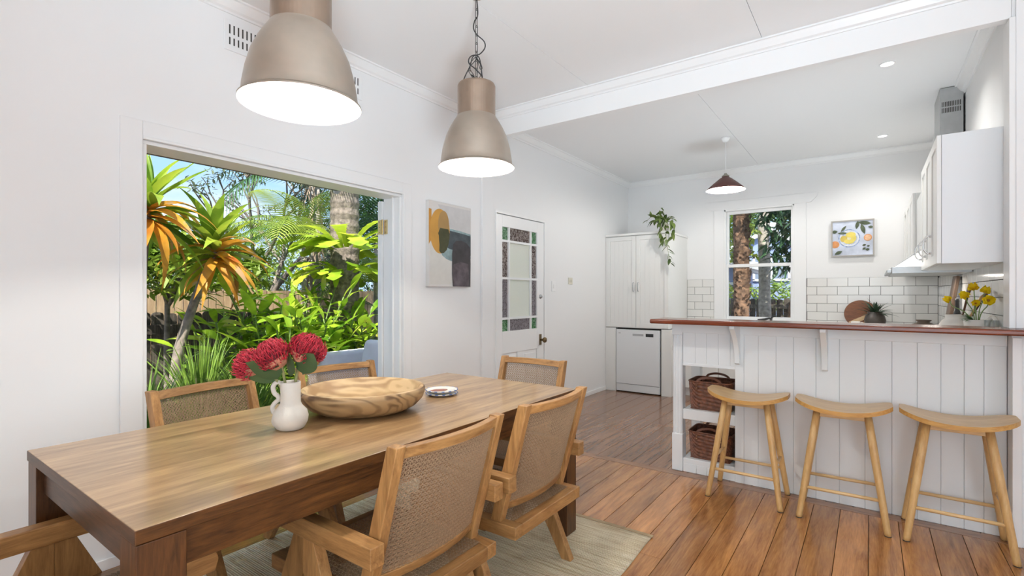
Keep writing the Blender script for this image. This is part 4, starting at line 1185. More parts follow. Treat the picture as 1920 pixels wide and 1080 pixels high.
# ---- bar stools
def make_stool(label):
    t = thing('bar_stool', label, 'stool', group='wooden bar stools along the bar')
    hw, SZ = 0.232, 0.628
    def outline(u):       # half depths front (towards -y) and back at u in -1..1
        f = 0.158 * math.sqrt(max(0, 1 - 0.88 * abs(u) ** 3.4)); b = 0.135 * math.sqrt(max(0, 1 - 0.84 * abs(u) ** 7))
        return -f, b
    def zc(u): return SZ + 0.042 * u * u
    n, k = 24, 8; th = 0.024
    topv = MB(); vs = []
    for i in range(n + 1):
        uu = math.sin(PI / 2 * (-1 + 2 * i / n))
        f, b = outline(uu)
        for j in range(k + 1): vs.append((hw * uu, lerp(f, b, j / k), zc(uu)))
    fs = [(i * (k + 1) + j, (i + 1) * (k + 1) + j, (i + 1) * (k + 1) + j + 1, i * (k + 1) + j + 1) for i in range(n) for j in range(k)]
    topv.add(vs, fs)
    topv.build('seat_face', M['stool_x'], t, smooth=True)
    # plywood edge and underside
    ring = [i * (k + 1) for i in range(n + 1)] + [n * (k + 1) + j for j in range(1, k + 1)] + [i * (k + 1) + k for i in range(n - 1, -1, -1)] + [j for j in range(k - 1, 0, -1)]
    e = MB(); ev = [vs[i] for i in ring]; m_ = len(ev)
    e.add(ev + [(a, b, c - th) for a, b, c in ev], [(q, (q + 1) % m_, (q + 1) % m_ + m_, q + m_)[::-1] for q in range(m_)])
    e.add([(a, b, c - th) for a, b, c in vs], [f[::-1] for f in fs])
    e.build('seat_edge', M['ply'], t)
    feet = {}
    for sx in (-1, 1):
        for sy in (-1, 1):
            a = Vector((sx * 0.118, sy * 0.070, 0.618)); b = Vector((sx * 0.205, sy * 0.158, 0.0))
            feet[(sx, sy)] = (a, b)
            MB().tube([a, a.lerp(b, 0.35), a.lerp(b, 0.97), b], [0.0185, 0.0195, 0.0160, 0.0155], 16).build('leg', M['stool'], t, smooth=True)
            MB().tube([b + Vector((0, 0, -0.0005)), b + Vector((0, 0, 0.004))], 0.0162, 12).build('glide', M['black'], t)
    for sy in (-1, 1):
        a = feet[(-1, sy)][0].lerp(feet[(-1, sy)][1], 0.72); b = feet[(1, sy)][0].lerp(feet[(1, sy)][1], 0.72)
        MB().tube([a, b], 0.0095, 12).build('stretcher', M['stool_x'], t, smooth=True)
        y = sy * 0.070
        MB().box(-0.115, 0.115, y - 0.009, y + 0.009, 0.575, 0.612).build('seat_rail', M['stool_x'], t, bevel=0.003)
    for sx in (-1, 1):
        a = feet[(sx, -1)][0].lerp(feet[(sx, -1)][1], 0.60); b = feet[(sx, 1)][0].lerp(feet[(sx, 1)][1], 0.60)
        MB().tube([a, b], 0.0095, 12).build('stretcher', M['stool_x'], t, smooth=True)
    return t
st = [((-0.632, 3.455), 'beech bar stool nearest the basket shelves, left of the three', 0.0), ((-0.130, 3.45), 'beech bar stool in the middle of the three', 0.02), ((0.362, 3.45), 'beech bar stool at the right end of the bar', -0.02)]
s0 = make_stool(st[0][1])
for i, ((x, y), lb, rz) in enumerate(st):
    o = s0 if i == 0 else copy_tree(s0)
    o.location = (x, y, 0.0006); o.rotation_euler = (0, 0, rz); o['label'] = lb

# ---- tall white cabinet in the corner, dishwasher below
CY = 6.17
cb = thing('wall_cabinet', 'white two door cabinet above the dishwasher in the corner', 'cabinet', (-2.46, 6.5, 0.84))
CX0, CX1 = XW + 0.002, -2.035
c_ = MB().box(CX0, CX1, CY + 0.02, YK - 0.002, 0.842, 2.045)
c_.build('body', M['cab'], cb, world=True, bevel=0.002)
MB().box(CX0, CX1 + 0.012, CY - 0.012, YK - 0.002, 2.045, 2.075).build('cap', M['cab'], cb, world=True, bevel=0.006)
MB().box(CX0 + 0.0, CX0 + 0.012, CY + 0.004, CY + 0.02, 0.842, 2.045).build('stile', M['cab'], cb, world=True)
for q, (a, b) in enumerate(((CX0 + 0.014, -2.462), (-2.458, CX1))):
    d = MB(); y0, y1 = CY, CY + 0.02; z0, z1 = 0.850, 2.036; s = 0.055
    d.box(a, a + s, y0, y1, z0, z1); d.box(b - s, b, y0, y1, z0, z1); d.box(a + s, b - s, y0, y1, z0, z0 + s); d.box(a + s, b - s, y0, y1, z1 - s, z1)
    dd = d.build('door', M['cab'], cb, world=True, bevel=0.002)
    l = cb.location
    n = 5
    for k in range(n):
        xa, xb = lerp(a + s, b - s, k / n), lerp(a + s, b - s, (k + 1) / n)
        MB().box(xa + 0.0001 - l.x, xb - 0.0001 - l.x, y0 + 0.007 - l.y, y1 - l.y, z0 + s - l.z, z1 - s - l.z).build('panel_board', M['cab'], dd, bevel=0.0011, bseg=1)
    hx = (-2.462 - 0.03) if q == 0 else (-2.458 + 0.03)
    hz = 1.375
    pts = bez([(hx, y0, hz - 0.055), (hx, y0 - 0.02, hz - 0.05), (hx, y0 - 0.028, hz), (hx, y0 - 0.02, hz + 0.05), (hx, y0, hz + 0.055)], 5)
    pts = [(a_ - l.x, b_ - l.y, c__ - l.z) for a_, b_, c__ in pts]
    MB().tube(pts, 0.0055, 8).build('handle', M['steel'], dd, smooth=True)
base = thing('base_panel_unit', 'white filler panels either side of the dishwasher', 'cabinet', (-2.46, 6.5, 0))
MB().box(CX0, -2.737, CY + 0.006, CY + 0.03, 0.0, 0.838).build('filler_panel', M['cab'], base, world=True, bevel=0.002)
MB().box(-2.128, CX1 + 0.03, CY + 0.006, CY + 0.03, 0.0, 0.838).build('filler_panel', M['cab'], base, world=True, bevel=0.002)
MB().box(CX1 + 0.01, CX1 + 0.03, CY + 0.03, YK - 0.002, 0.0, 0.838).build('side_panel', M['cab'], base, world=True, bevel=0.002)
MB().box(-2.737, -2.128, CY + 0.07, CY + 0.09, 0.0, 0.838).build('recess', M['gap'], base, world=True)

dw = thing('dishwasher', 'white freestanding dishwasher with black display', 'dishwasher', (-2.44, 6.3, 0))
DX0, DX1 = -2.730, -2.147
MB().box(DX0, DX1, CY + 0.018, CY + 0.06, 0.012, 0.82).build('body', M['appl'], dw, world=True)
MB().box(DX0 + 0.002, DX1 - 0.002, CY - 0.006, CY + 0.018, 0.112, 0.82).build('door', M['appl'], dw, world=True, bevel=0.004)
MB().box(DX0 + 0.002, DX1 - 0.002, CY + 0.0, CY + 0.018, 0.014, 0.108).build('kick_panel', M['appl'], dw, world=True, bevel=0.003)
MB().box(-2.325, -2.225, CY - 0.0075, CY - 0.004, 0.735, 0.775).build('display', M['black'], dw, world=True)
MB().box(-2.50, -2.355, CY - 0.0075, CY - 0.005, 0.742, 0.768).build('handle_recess', mat('recess_grey', (0.45, 0.46, 0.47), 0.4), dw, world=True)
MB().box(-2.695, -2.665, CY - 0.007, CY - 0.0055, 0.768, 0.776).build('badge', M['steel'], dw, world=True)

# ---- trailing plant on the cabinet
M['vine'] = leafmat('dark_glossy_vine_leaf', (0.045, 0.085, 0.02), (0.17, 0.24, 0.06), 0.25, 0.4, 12)
VL = leaf_mesh(0.10, 0.044, 6, 0.2, 0.35, 0, 0.8, 'vine_leaf', [M['vine']])
tvx, tvy, tvz = -2.12, 6.26, 2.0755
tv = thing('trailing_plant', 'trailing green plant hanging over the cabinet corner', 'plant', (tvx, tvy, tvz))
MB().lathe([(0, 0), (0.045, 0), (0.055, 0.01), (0.062, 0.085), (0.058, 0.09), (0.052, 0.085), (0.048, 0.02), (0, 0.02)], 24).build('pot', M['pot'], tv, smooth=True)
random.seed(21)
def vines():
    strands = [
        [(0, 0, 0.08), (0.02, -0.04, 0.16), (0.05, -0.11, 0.13), (0.075, -0.16, 0.02), (0.085, -0.165, -0.12), (0.10, -0.165, -0.24), (0.12, -0.16, -0.33), (0.14, -0.16, -0.42)],
        [(0, 0, 0.08), (-0.03, -0.05, 0.20), (-0.02, -0.10, 0.16), (0.0, -0.13, 0.05), (0.01, -0.15, -0.06), (0.04, -0.15, -0.15)],
        [(0, 0, 0.08), (-0.06, -0.03, 0.17), (-0.14, -0.06, 0.19), (-0.19, -0.08, 0.15)],
        [(0, 0, 0.08), (0.0, 0.0, 0.2), (-0.02, -0.02, 0.30)],
        [(0, 0, 0.08), (0.06, -0.04, 0.17), (0.12, -0.08, 0.15), (0.15, -0.11, 0.05), (0.16, -0.13, -0.05), (0.155, -0.14, -0.12)],
        [(0, 0, 0.08), (-0.08, -0.02, 0.14), (-0.16, -0.05, 0.12)],
    ]
    for sp_ in strands:
        pts = bez(sp_, 6)
        MB().tube(pts, 0.0022, 5).build('vine_stem', M['stem'], tv, smooth=True)
        acc = 0; step = 0.026 if len(sp_) < 5 else 0.031
        for a, b in zip(pts, pts[1:]):
            acc += (b - a).length
            while acc > step:
                acc -= step
                d = (b - a).normalized()
                side = Vector((random.uniform(-1, 1), random.uniform(-1.0, 0.3), random.uniform(-0.9, 0.5)))
                dd = d * 0.55 + side * 0.75
                l = link('leaf', VL, tv, loc=tuple(b), rot=aim(dd, random.uniform(-0.8, 0.8))); s = random.uniform(0.7, 1.15); l.scale = (s, s, s)
vines()

# ---- benches along back and right walls
bn = thing('kitchen_bench', 'white kitchen bench along the back wall under the window', 'bench', (-0.7, 6.65, 0))
MB().box(-1.98, XR - 0.62, 6.38, YK - 0.012, 0.10, 0.862).build('body', M['cab'], bn, world=True)
MB().box(-1.98, XR - 0.62, 6.43, YK - 0.012, 0.0, 0.099).build('kick_board', M['trim'], bn, world=True)
for k in range(4):
    a = lerp(-1.98, -0.02, k / 4); b = lerp(-1.98, -0.02, (k + 1) / 4)
    MB().box(a + 0.004, b - 0.004, 6.36, 6.379, 0.11, 0.855).build('door', M['cab'], bn, world=True, bevel=0.003)
MB().box(-2.0, XR - 0.62, 6.345, YK - 0.012, 0.8625, 0.90).build('bench_top', M['bench'], bn, world=True, bevel=0.004)
bn = thing('kitchen_bench', 'white kitchen bench along the right wall under the cabinets', 'bench', (0.3, 5.3, 0))
MB().box(0.0, XR - 0.012, 4.22, YK - 0.012, 0.10, 0.862).build('body', M['cab'], bn, world=True)
MB().box(0.05, XR - 0.012, 4.22, YK - 0.012, 0.0, 0.099).build('kick_board', M['trim'], bn, world=True)
MB().box(-0.018, XR - 0.012, 3.72, YK - 0.012, 0.8625, 0.90).build('bench_top', M['bench'], bn, world=True, bevel=0.004)

# ---- wall tiles, each its own piece on dark grout
def tiles(parent, kind, a0, a1, first, z1, rows, TH=0.100, TWd=0.204, g=0.0016, half0=0):
    """kind 'back': along x on the back wall; 'right': along y on the right wall"""
    for r in range(rows):
        zt = z1 - r * TH; zb = zt - TH
        a = first - (TWd / 2 if (r + half0) % 2 else 0)
        while a > a0: a -= TWd
        while a < a1:
            s, e = max(a, a0), min(a + TWd, a1)
            if e - s > 0.012:
                m = MB()
                if kind == 'back': m.box(s + g, e - g, YK - 0.010, YK - 0.003, zb + g, zt - g)
                else: m.box(XR - 0.010, XR - 0.003, s + g, e - g, zb + g, zt - g)
                m.build('tile', M['tile'], parent, bevel=0.0012, bseg=1)
            a += TWd
MB().box(-0.620, XR, YK - 0.004, YK, 0.86, 1.472).build('grout', M['grout'], wall_back)
MB().box(-2.034, -1.683, YK - 0.004, YK, 0.86, 1.478).build('grout', M['grout'], wall_back)
MB().box(XR - 0.004, XR, 3.67, YK, 0.86, 1.462).build('grout', M['grout'], wall_right)
tiles(wall_back, 'back', -0.618, XR - 0.01, -0.41, 1.472, 6)
tiles(wall_back, 'back', -2.032, -1.684, -1.83, 1.478, 6)
tiles(wall_right, 'right', 3.67, YK - 0.01, 5.0, 1.462, 6)

# ---- upper cabinets on the right wall
def shaker(parent, y0, y1, x, z0, z1, hy=None):
    """door facing -x at plane x"""
    s = 0.055; d = MB(); xa, xb = x - 0.02, x
    d.box(xa, xb, y0, y0 + s, z0, z1); d.box(xa, xb, y1 - s, y1, z0, z1); d.box(xa, xb, y0 + s, y1 - s, z0, z0 + s); d.box(xa, xb, y0 + s, y1 - s, z1 - s, z1)
    o = d.build('door', M['cab'], parent, world=True, bevel=0.002)
    l = parent.location
    MB().box(xa + 0.008 - l.x, xb - l.x, y0 + s - l.y, y1 - s - l.y, z0 + s - l.z, z1 - s - l.z).build('door_panel', M['cab'], o)
    if hy is not None:
        hz = z0 + 0.13
        pts = bez([(xa, hy, hz - 0.052), (xa - 0.018, hy, hz - 0.052), (xa - 0.034, hy, hz - 0.03), (xa - 0.036, hy, hz), (xa - 0.034, hy, hz + 0.03), (xa - 0.018, hy, hz + 0.052), (xa, hy, hz + 0.052)], 4)
        pts = [(p_.x - l.x, p_.y - l.y, p_.z - l.z) for p_ in pts]
        hm = MB().tube(pts, 0.005, 8)
        for s_ in (-1, 1): hm.ball((xa - 0.004 - l.x, hy - l.y, hz + s_ * 0.052 - l.z), 0.009, 8, 6)
        hm.build('handle', M['chrome'], o, smooth=True)
CZ0, CZ1 = 1.452, 2.174
uc = thing('upper_cabinet', 'tall white upper cabinet nearest the camera on the right wall', 'cabinet', (0.45, 4.2, CZ0), 0, 'upper cabinets on the right wall')
MB().box(0.327, XR - 0.012, 3.672, 4.72, CZ0, CZ1).build('body', M['appl'], uc, world=True, bevel=0.002)
shaker(uc, 3.674, 4.030, 0.326, CZ0 + 0.002, CZ1, 3.985)
shaker(uc, 4.034, 4.376, 0.326, CZ0 + 0.002, CZ1, 4.33)
shaker(uc, 4.380, 4.718, 0.326, CZ0 + 0.002, CZ1, 4.67)
uc = thing('upper_cabinet', 'white upper cabinet in the far right corner beyond the hood', 'cabinet', (0.45, 6.2, CZ0 + 0.04), 0, 'upper cabinets on the right wall')
MB().box(0.327, XR - 0.012, 5.63, YK - 0.012, CZ0 + 0.04, CZ1).build('body', M['cab'], uc, world=True, bevel=0.002)
for a in (5.632, 6.075, 6.518): shaker(uc, a, a + 0.42, 0.326, CZ0 + 0.042, CZ1, None)

# ---- range hood
hd = thing('range_hood', 'steel slide out range hood with lit strip between the cabinets', 'range hood', (0.4, 5.17, 1.43))
MB().box(0.135, XR - 0.012, 4.74, 5.61, 1.437, 1.487).build('hood_tray', M['steel'], hd, world=True, bevel=0.003)
MB().box(0.105, 0.1345, 4.74, 5.61, 1.442, 1.466).build('front_lip', M['steel'], hd, world=True, bevel=0.004)
MB().box(0.335, XR - 0.012, 4.74, 5.61, 1.4875, 2.10).build('hood_body', M['cab'], hd, world=True)
MB().prism([(0.160, 1.4875), (0.334, 1.4875), (0.334, 1.615)], 1, 4.75, 5.60).build('light_panel', M['hoodlight'], hd, world=True)
MB().prism([(0.150, 1.4885), (0.156, 1.4885), (0.334, 1.622), (0.334, 1.634)], 1, 4.742, 5.608).build('glass_flap', M['steel'], hd, world=True)
l_ = bpy.data.lights.new('hood_lamp', 'AREA'); l_.energy = 2.0; l_.size = 0.1; l_.shape = 'SQUARE'; l_.color = (1, 0.93, 0.84)
lo = bpy.data.objects.new('hood_lamp', l_); COL.objects.link(lo); lo.parent = hd; lo.location = (0.0, 0, -0.006)
# duct cover
dc = thing('hood_duct_cover', 'brushed steel duct cover standing on the cabinets up to the ceiling', 'duct', (0.52, 5.36, CZ1 - 0.05))
MB().box(0.448, XR - 0.012, 5.16, 5.56, 2.1005, ZC - 0.005).build('casing', M['steel'], dc, world=True, bevel=0.002)
s = MB()
for r in range(2):
    for k in range(12): s.box(0.460 + k * 0.0098, 0.465 + k * 0.0098, 5.1585, 5.1605, 2.752 - r * 0.048, 2.790 - r * 0.048)
s.build('slots', M['gap'], dc, world=True)

# ---- kitchen ceiling lights
for (x, y), lb in (((0.10, 4.39), 'round recessed downlight in the kitchen ceiling, nearer one'), ((0.105, 6.36), 'round recessed downlight in the kitchen ceiling, farther one')):
    o = thing('downlight', lb, 'light', (x, y, ZC - 0.006), 0, 'kitchen downlights')
    MB().lathe([(0.048, 0.006), (0.047, 0.0), (0.040, -0.002), (0.038, 0.004)], 32).build('ring', M['trim'], o, smooth=True)
    MB().lathe([(0, 0.0025), (0.038, 0.0025), (0.038, 0.0045), (0, 0.0045)][::-1], 32).build('lens', M['down'], o)
    d = bpy.data.lights.new('downlight_lamp', 'SPOT'); d.energy = DOWNLIGHT; d.spot_size = R_(140); d.spot_blend = 1.0; d.shadow_soft_size = 0.04; d.color = (1.0, 0.97, 0.93)
    lo = bpy.data.objects.new('downlight_lamp', d); COL.objects.link(lo); lo.parent = o; lo.location = (0, 0, -0.008)

px, py = -1.216, 5.49
kp = thing('kitchen_pendant', 'small plum cone pendant lamp hanging in the kitchen', 'lamp', (px, py, 2.36))
MB().lathe([(0.190, 0.0), (0.191, 0.004), (0.12, 0.068), (0.055, 0.122), (0.038, 0.130), (0.034, 0.150), (0.0, 0.152)], 48).build('shade', M['maroon'], kp, smooth=True)
MB().lathe([(0.189, 0.0005), (0.115, 0.062), (0.05, 0.115), (0, 0.12)], 48).build('reflector', M['lamp_in'], kp, smooth=True)
MB().lathe([(0.036, 0.130), (0.0365, 0.148), (0.020, 0.158), (0.012, 0.175), (0, 0.176)], 24).build('cap', mat('aged_cap', (0.30, 0.28, 0.22), 0.5), kp, smooth=True)
MB().ball((0, 0, 0.055), 0.032, 20, 10).build('bulb', M['bulb'], kp, smooth=True)
MB().tube([(0, 0, 0.17), (0, 0, ZC - 2.36 - 0.03)], 0.003, 8).build('cord', M['trim'], kp)
MB().lathe([(0, 0.505), (0.012, 0.49), (0.03, 0.508), (0.042, 0.53), (0.045, 0.5449), (0, 0.5449)], 24).build('ceiling_rose', M['trim'], kp, smooth=True)
d = bpy.data.lights.new('bulb_light', 'POINT'); d.energy = 36; d.shadow_soft_size = 0.04; d.color = (1.0, 0.96, 0.91)
lo = bpy.data.objects.new('bulb_light', d); COL.objects.link(lo); lo.parent = kp; lo.location = (0, 0, 0.005)

# ---- framed lemon painting
LX0, LX1, LZ0, LZ1 = -0.368, 0.042, 1.716, 2.133
lp = thing('lemon_painting', 'framed painting of lemons on a plate on the back wall', 'painting', ((LX0 + LX1) / 2, YK, LZ0))
f_ = MB(); t_ = 0.014
f_.box(LX0, LX0 + t_, YK - 0.036, YK - 0.001, LZ0, LZ1); f_.box(LX1 - t_, LX1, YK - 0.036, YK - 0.001, LZ0, LZ1)
f_.box(LX0 + t_, LX1 - t_, YK - 0.036, YK - 0.001, LZ0, LZ0 + t_); f_.box(LX0 + t_, LX1 - t_, YK - 0.036, YK - 0.001, LZ1 - t_, LZ1)
f_.build('frame', mat('silver_grey_frame', (0.42, 0.40, 0.37), 0.45, metal=0.3), lp, world=True)
MB().box(LX0 + t_, LX1 - t_, YK - 0.026, YK - 0.002, LZ0 + t_, LZ1 - t_).build('canvas', mat('pale_blue_cloth_paint', (0.60, 0.65, 0.76), 0.8, var=0.22, vscale=9), lp, world=True)
lw, lh = LX1 - LX0 - 2 * t_, LZ1 - LZ0 - 2 * t_
def lpaint(name, poly, m_, lay):
    vs = [(LX0 + t_ + min(max(u, 0.0), 1.0) * lw, YK - 0.0262 - 0.0004 * lay, LZ0 + t_ + min(max(v, 0), 1) * lh) for u, v in poly]
    MB().add(vs, [tuple(range(len(vs)))]).build(name, m_, lp, world=True)
def leafp(cx, cy, a, L, W): 
    out = []
    for i in range(13):
        t = i / 12; out.append((L * (t - 0.5), W * math.sin(PI * t)))
    for i in range(11, 0, -1):
        t = i / 12; out.append((L * (t - 0.5), -W * math.sin(PI * t)))
    return [(cx + x * math.cos(a) - y * math.sin(a), cy + x * math.sin(a) + y * math.cos(a)) for x, y in out]
lpaint('plate_blue', oval(0.42, 0.50, 0.275, 0.27), pm('plate_blue', (0.36, 0.45, 0.66), 0.45, 40), 1)
lpaint('plate_white', oval(0.42, 0.50, 0.245, 0.24), pm('plate_white', (0.74, 0.77, 0.82), 0.1, 30), 2)
lpaint('plate_shade', oval(0.42, 0.50, 0.205, 0.20), pm('plate_shade', (0.55, 0.62, 0.75), 0.3, 40), 3)
ly_ = pm('lemon_paint', (0.80, 0.66, 0.16), 0.10, 20); lsh = pm('lemon_shade_paint', (0.66, 0.50, 0.12), 0.10, 20)
lpaint('lemon', oval(0.46, 0.60, 0.125, 0.085), ly_, 4); lpaint('lemon', oval(0.29, 0.49, 0.095, 0.095), lsh, 5); lpaint('lemon', oval(0.42, 0.41, 0.13, 0.075), ly_, 6); lpaint('lemon', oval(0.53, 0.50, 0.07, 0.10), ly_, 7)
lpaint('lemon_flesh', oval(0.42, 0.49, 0.05, 0.04), pm('lemon_flesh', (0.82, 0.76, 0.50), 0.05), 8)
org = pm('orange_paint', (0.72, 0.32, 0.13), 0.12, 25)
lpaint('orange', oval(0.06, 0.33, 0.115, 0.105), org, 4); lpaint('orange', oval(0.88, 0.50, 0.10, 0.10), org, 4); lpaint('orange_flesh', oval(0.875, 0.50, 0.078, 0.078), pm('orange_flesh', (0.80, 0.50, 0.30), 0.15, 40), 5)
lg = pm('leaf_paint', (0.10, 0.125, 0.075), 0.25, 20)
for k, (cx, cy, a, L, W_) in enumerate([(0.62, 0.88, 1.4, 0.25, 0.045), (0.80, 0.93, -0.15, 0.34, 0.055), (0.76, 0.76, -1.3, 0.32, 0.055), (0.28, 0.79, 0.9, 0.22, 0.035), (0.25, 0.66, 0.0, 0.24, 0.035), (0.05, 0.71, 0.15, 0.16, 0.05), (0.15, 0.08, 0.45, 0.22, 0.05), (0.95, 0.80, -0.1, 0.14, 0.035), (0.79, 0.28, 0.3, 0.10, 0.03), (0.87, 0.15, 0.3, 0.11, 0.035), (0.79, 0.18, 0.5, 0.10, 0.03), (0.89, 0.25, 0.2, 0.08, 0.025)]):
    lpaint('painted_leaf', leafp(cx, cy, a, L, W_), lg, 9 + k)

# ---- things on the back bench
o = thing('round_serving_board', 'round two tone wooden serving board leaning on the tiles', 'board', (-0.085, 6.86, 0.9005))
m = MB().lathe([(0, 0), (0.150, 0), (0.155, 0.004), (0.155, 0.014), (0.150, 0.018), (0, 0.018)], 48)
TLT = Matrix.Translation((0, 0, 0.157)) @ Matrix.Rotation(R_(78), 4, 'X') @ Matrix.Rotation(R_(28), 4, 'Z')
m.xf(TLT)
m.build('board_body', wood('acacia', (0.11, 0.035, 0.015), (0.26, 0.10, 0.04), 0, 5, 8, 0.4, 0.02), o, smooth=False)
m = MB().box(-0.142, 0.142, -0.075, -0.032, 0.0175, 0.0195).box(-0.115, 0.115, -0.108, -0.095, 0.0175, 0.0195)
m.xf(TLT); m.build('pale_inlay', wood('pale_maple', (0.46, 0.30, 0.15), (0.66, 0.47, 0.27), 0, 5, 8, 0.4, 0.02), o)
o = thing('bromeliad_pot', 'spiky dark green plant in a dark pot before the round board', 'plant', (0.045, 6.66, 0.9005))
MB().lathe([(0, 0), (0.065, 0), (0.088, 0.04), (0.098, 0.10), (0.085, 0.15), (0.066, 0.175), (0.068, 0.19), (0.060, 0.19), (0.055, 0.16), (0, 0.15)], 28).build('pot', mat('dark_glazed_pot', (0.075, 0.06, 0.05), 0.4, var=0.2, vscale=15), o, smooth=True)
M['brom'] = leafmat('deep_green_blade', (0.025, 0.05, 0.03), (0.07, 0.12, 0.07), 0.2, 0.35, 10)
BL = leaf_mesh(0.20, 0.036, 7, 0.3, 0.7, 0, 0.7, 'bromeliad_leaf', [M['brom']])
random.seed(5)
for k in range(34):
    a = k * 2.4; e = random.uniform(0.25, 1.45)
    l = link('leaf', BL, o, loc=(0.015 * math.cos(a), 0.015 * math.sin(a), 0.16), rot=aim((math.cos(a) * math.cos(e), math.sin(a) * math.cos(e), math.sin(e)))); s = random.uniform(0.7, 1.05); l.scale = (s, s, s)
o = thing('white_cup', 'small white cup at the foot of the round board', 'cup', (-0.125, 6.58, 0.9005))
MB().lathe([(0, 0), (0.03, 0), (0.038, 0.01), (0.042, 0.085), (0.039, 0.085), (0.035, 0.012), (0, 0.01)], 24).build('cup_body', M['plate'], o, smooth=True)
MB().tube(bez([(0.040, -0.01, 0.07), (0.06, -0.02, 0.075), (0.068, -0.025, 0.05), (0.055, -0.02, 0.025), (0.038, -0.01, 0.025)], 5), 0.005, 8).build('handle', M['plate'], o, smooth=True)
o = thing('sink_mixer', 'black mixer tap at the sink under the window', 'tap', (-0.98, 6.80, 0.9005))
MB().tube([(0, 0, 0), (0, 0, 0.06)], [0.024, 0.020], 16).build('tap_base', M['black'], o, smooth=True)
MB().tube(bez([(0, 0, 0.05), (-0.01, -0.02, 0.085), (-0.06, -0.08, 0.075), (-0.12, -0.15, 0.065)], 5), 0.014, 10).build('spout', M['black'], o, smooth=True)
MB().tube(bez([(0, 0, 0.06), (0.01, 0, 0.10), (0.05, -0.02, 0.115)], 5), 0.011, 10).build('lever', M['black'], o, smooth=True)

# ---- things on the right bench
def lathe_thing(name, lb, cat, loc, prof, m_, part):
    o = thing(name, lb, cat, loc); MB().lathe(prof, 36).build(part, m_, o, smooth=True); return o
up = lathe_thing('utensil_pot', 'round cream stoneware pot holding dark wooden utensils', 'pot', (0.443, 4.10, 0.9005), [(0, 0), (0.065, 0), (0.085, 0.02), (0.106, 0.08), (0.108, 0.12), (0.096, 0.185), (0.076, 0.220), (0.062, 0.230), (0.062, 0.254), (0.057, 0.254), (0.056, 0.23), (0.06, 0.21), (0, 0.05)], M['pot'], 'pot_body')
M['spoon'] = wood('dark_utensil_wood', (0.06, 0.025, 0.012), (0.16, 0.075, 0.035), 2, 4, 8, 0.45, 0.1)
random.seed(9)
for k, (lx, ly, tilt, hd_) in enumerate([(0.10, -0.01, 0.30, 0), (0.045, 0.02, 0.35, 1), (0.075, -0.045, 0.27, 1)]):
    o = thing('wooden_utensil', ['dark wooden spoon leaning right in the utensil pot', 'dark wooden spatula at the back of the utensil pot', 'pale wooden spoon at the front of the utensil pot'][k], 'utensil', (0.443, 4.10, 0.99), 0, 'utensils in the cream pot')
    b = Vector((-lx * 0.2, ly * 0.3, 0)); t = Vector((lx, ly, tilt * 0.8))
    m = MB().tube([b, t], [0.005, 0.006], 8)
    m.build('handle', M['spoon'] if k < 2 else M['stool'], o, smooth=True)
    m = MB().lathe([(0.0, 0.0), (0.014, 0.008), (0.026, 0.04), (0.024, 0.065), (0.0, 0.085)], 16, sy=0.3)
    m.xf(Matrix.Translation(t) @ (t - b).normalized().to_track_quat('Z', 'Y').to_matrix().to_4x4())
    m.build('head', M['spoon'] if k < 2 else M['stool'], o, smooth=True)
jg = thing('cream_jug', 'cream stoneware jug with a round handle holding yellow poppies', 'jug', (0.505, 3.93, 0.9005))
MB().lathe([(0, 0), (0.045, 0), (0.055, 0.02), (0.060, 0.10), (0.054, 0.18), (0.060, 0.232), (0.057, 0.232), (0.050, 0.18), (0, 0.05)], 32).build('jug_body', M['pot'], jg, smooth=True)
MB().tube(bez([(0.036, -0.045, 0.195), (0.048, -0.058, 0.240), (0.062, -0.072, 0.248), (0.074, -0.084, 0.205), (0.064, -0.074, 0.11), (0.036, -0.046, 0.085)], 6), 0.010, 10).build('handle', M['pot'], jg, smooth=True)
M['poppy'] = leafmat('yellow_poppy_petal', (0.88, 0.60, 0.008), (0.96, 0.78, 0.015), 0.3, 0.6, 20)
M['poppyeye'] = mat('poppy_centre', (0.35, 0.16, 0.02), 0.7)
M['pstem'] = mat('poppy_stem', (0.20, 0.30, 0.10), 0.6)
PP = leaf_mesh(0.045, 0.052, 6, 0.25, -0.9, 0.02, 0.55, 'petal', [M['poppy']], 0.2)
def poppy(dx, dy, dz, face, sc, label):
    o = thing('yellow_poppy', label, 'flower', (0.505, 3.93, 1.06), 0, 'yellow poppies in the cream jug')
    t = Vector((dx, dy, dz)); f = Vector(face).normalized()
    MB().tube(bez([(0, 0, -0.03), tuple(Vector((dx * 0.35, dy * 0.35, dz * 0.55))), tuple(t - f * 0.012 - Vector((0, 0, 0.03))), tuple(t)], 5), 0.0028, 6).build('stem', M['pstem'], o, smooth=True)
    MB().ball(tuple(t + f * 0.006), 0.007 * sc, 10, 6).build('centre', M['poppyeye'], o, smooth=True)
    q = f.to_track_quat('Z', 'Y').to_matrix()
    for k in range(6):
        a = k * PI / 3 + 0.2
        d = q @ Vector((math.cos(a) * 0.8, math.sin(a) * 0.8, 0.55 + 0.12 * (k % 2)))
        x = d.cross(f).normalized(); z = x.cross(d).normalized()
        l = link('petal', PP, o, loc=tuple(t)); l.rotation_euler = Matrix((x, d.normalized(), z)).transposed().to_euler(); l.scale = (sc, sc, sc)
poppy(-0.118, -0.02, 0.185, (-0.8, -0.3, 0.35), 0.85, 'yellow poppy bending far left over the utensil pot')
poppy(-0.045, 0.0, 0.205, (-0.5, -0.6, 0.5), 1.0, 'yellow poppy half open left of the centre of the bunch')
poppy(-0.012, -0.04, 0.165, (0.1, -0.7, 0.3), 0.8, 'yellow poppy low in the middle of the bunch')
poppy(-0.012, 0.0, 0.245, (-0.2, -0.3, 0.9), 1.05, 'yellow poppy standing highest in the bunch')
poppy(0.028, -0.03, 0.228, (0.3, -0.3, 0.9), 1.0, 'yellow poppy just right of the highest one')
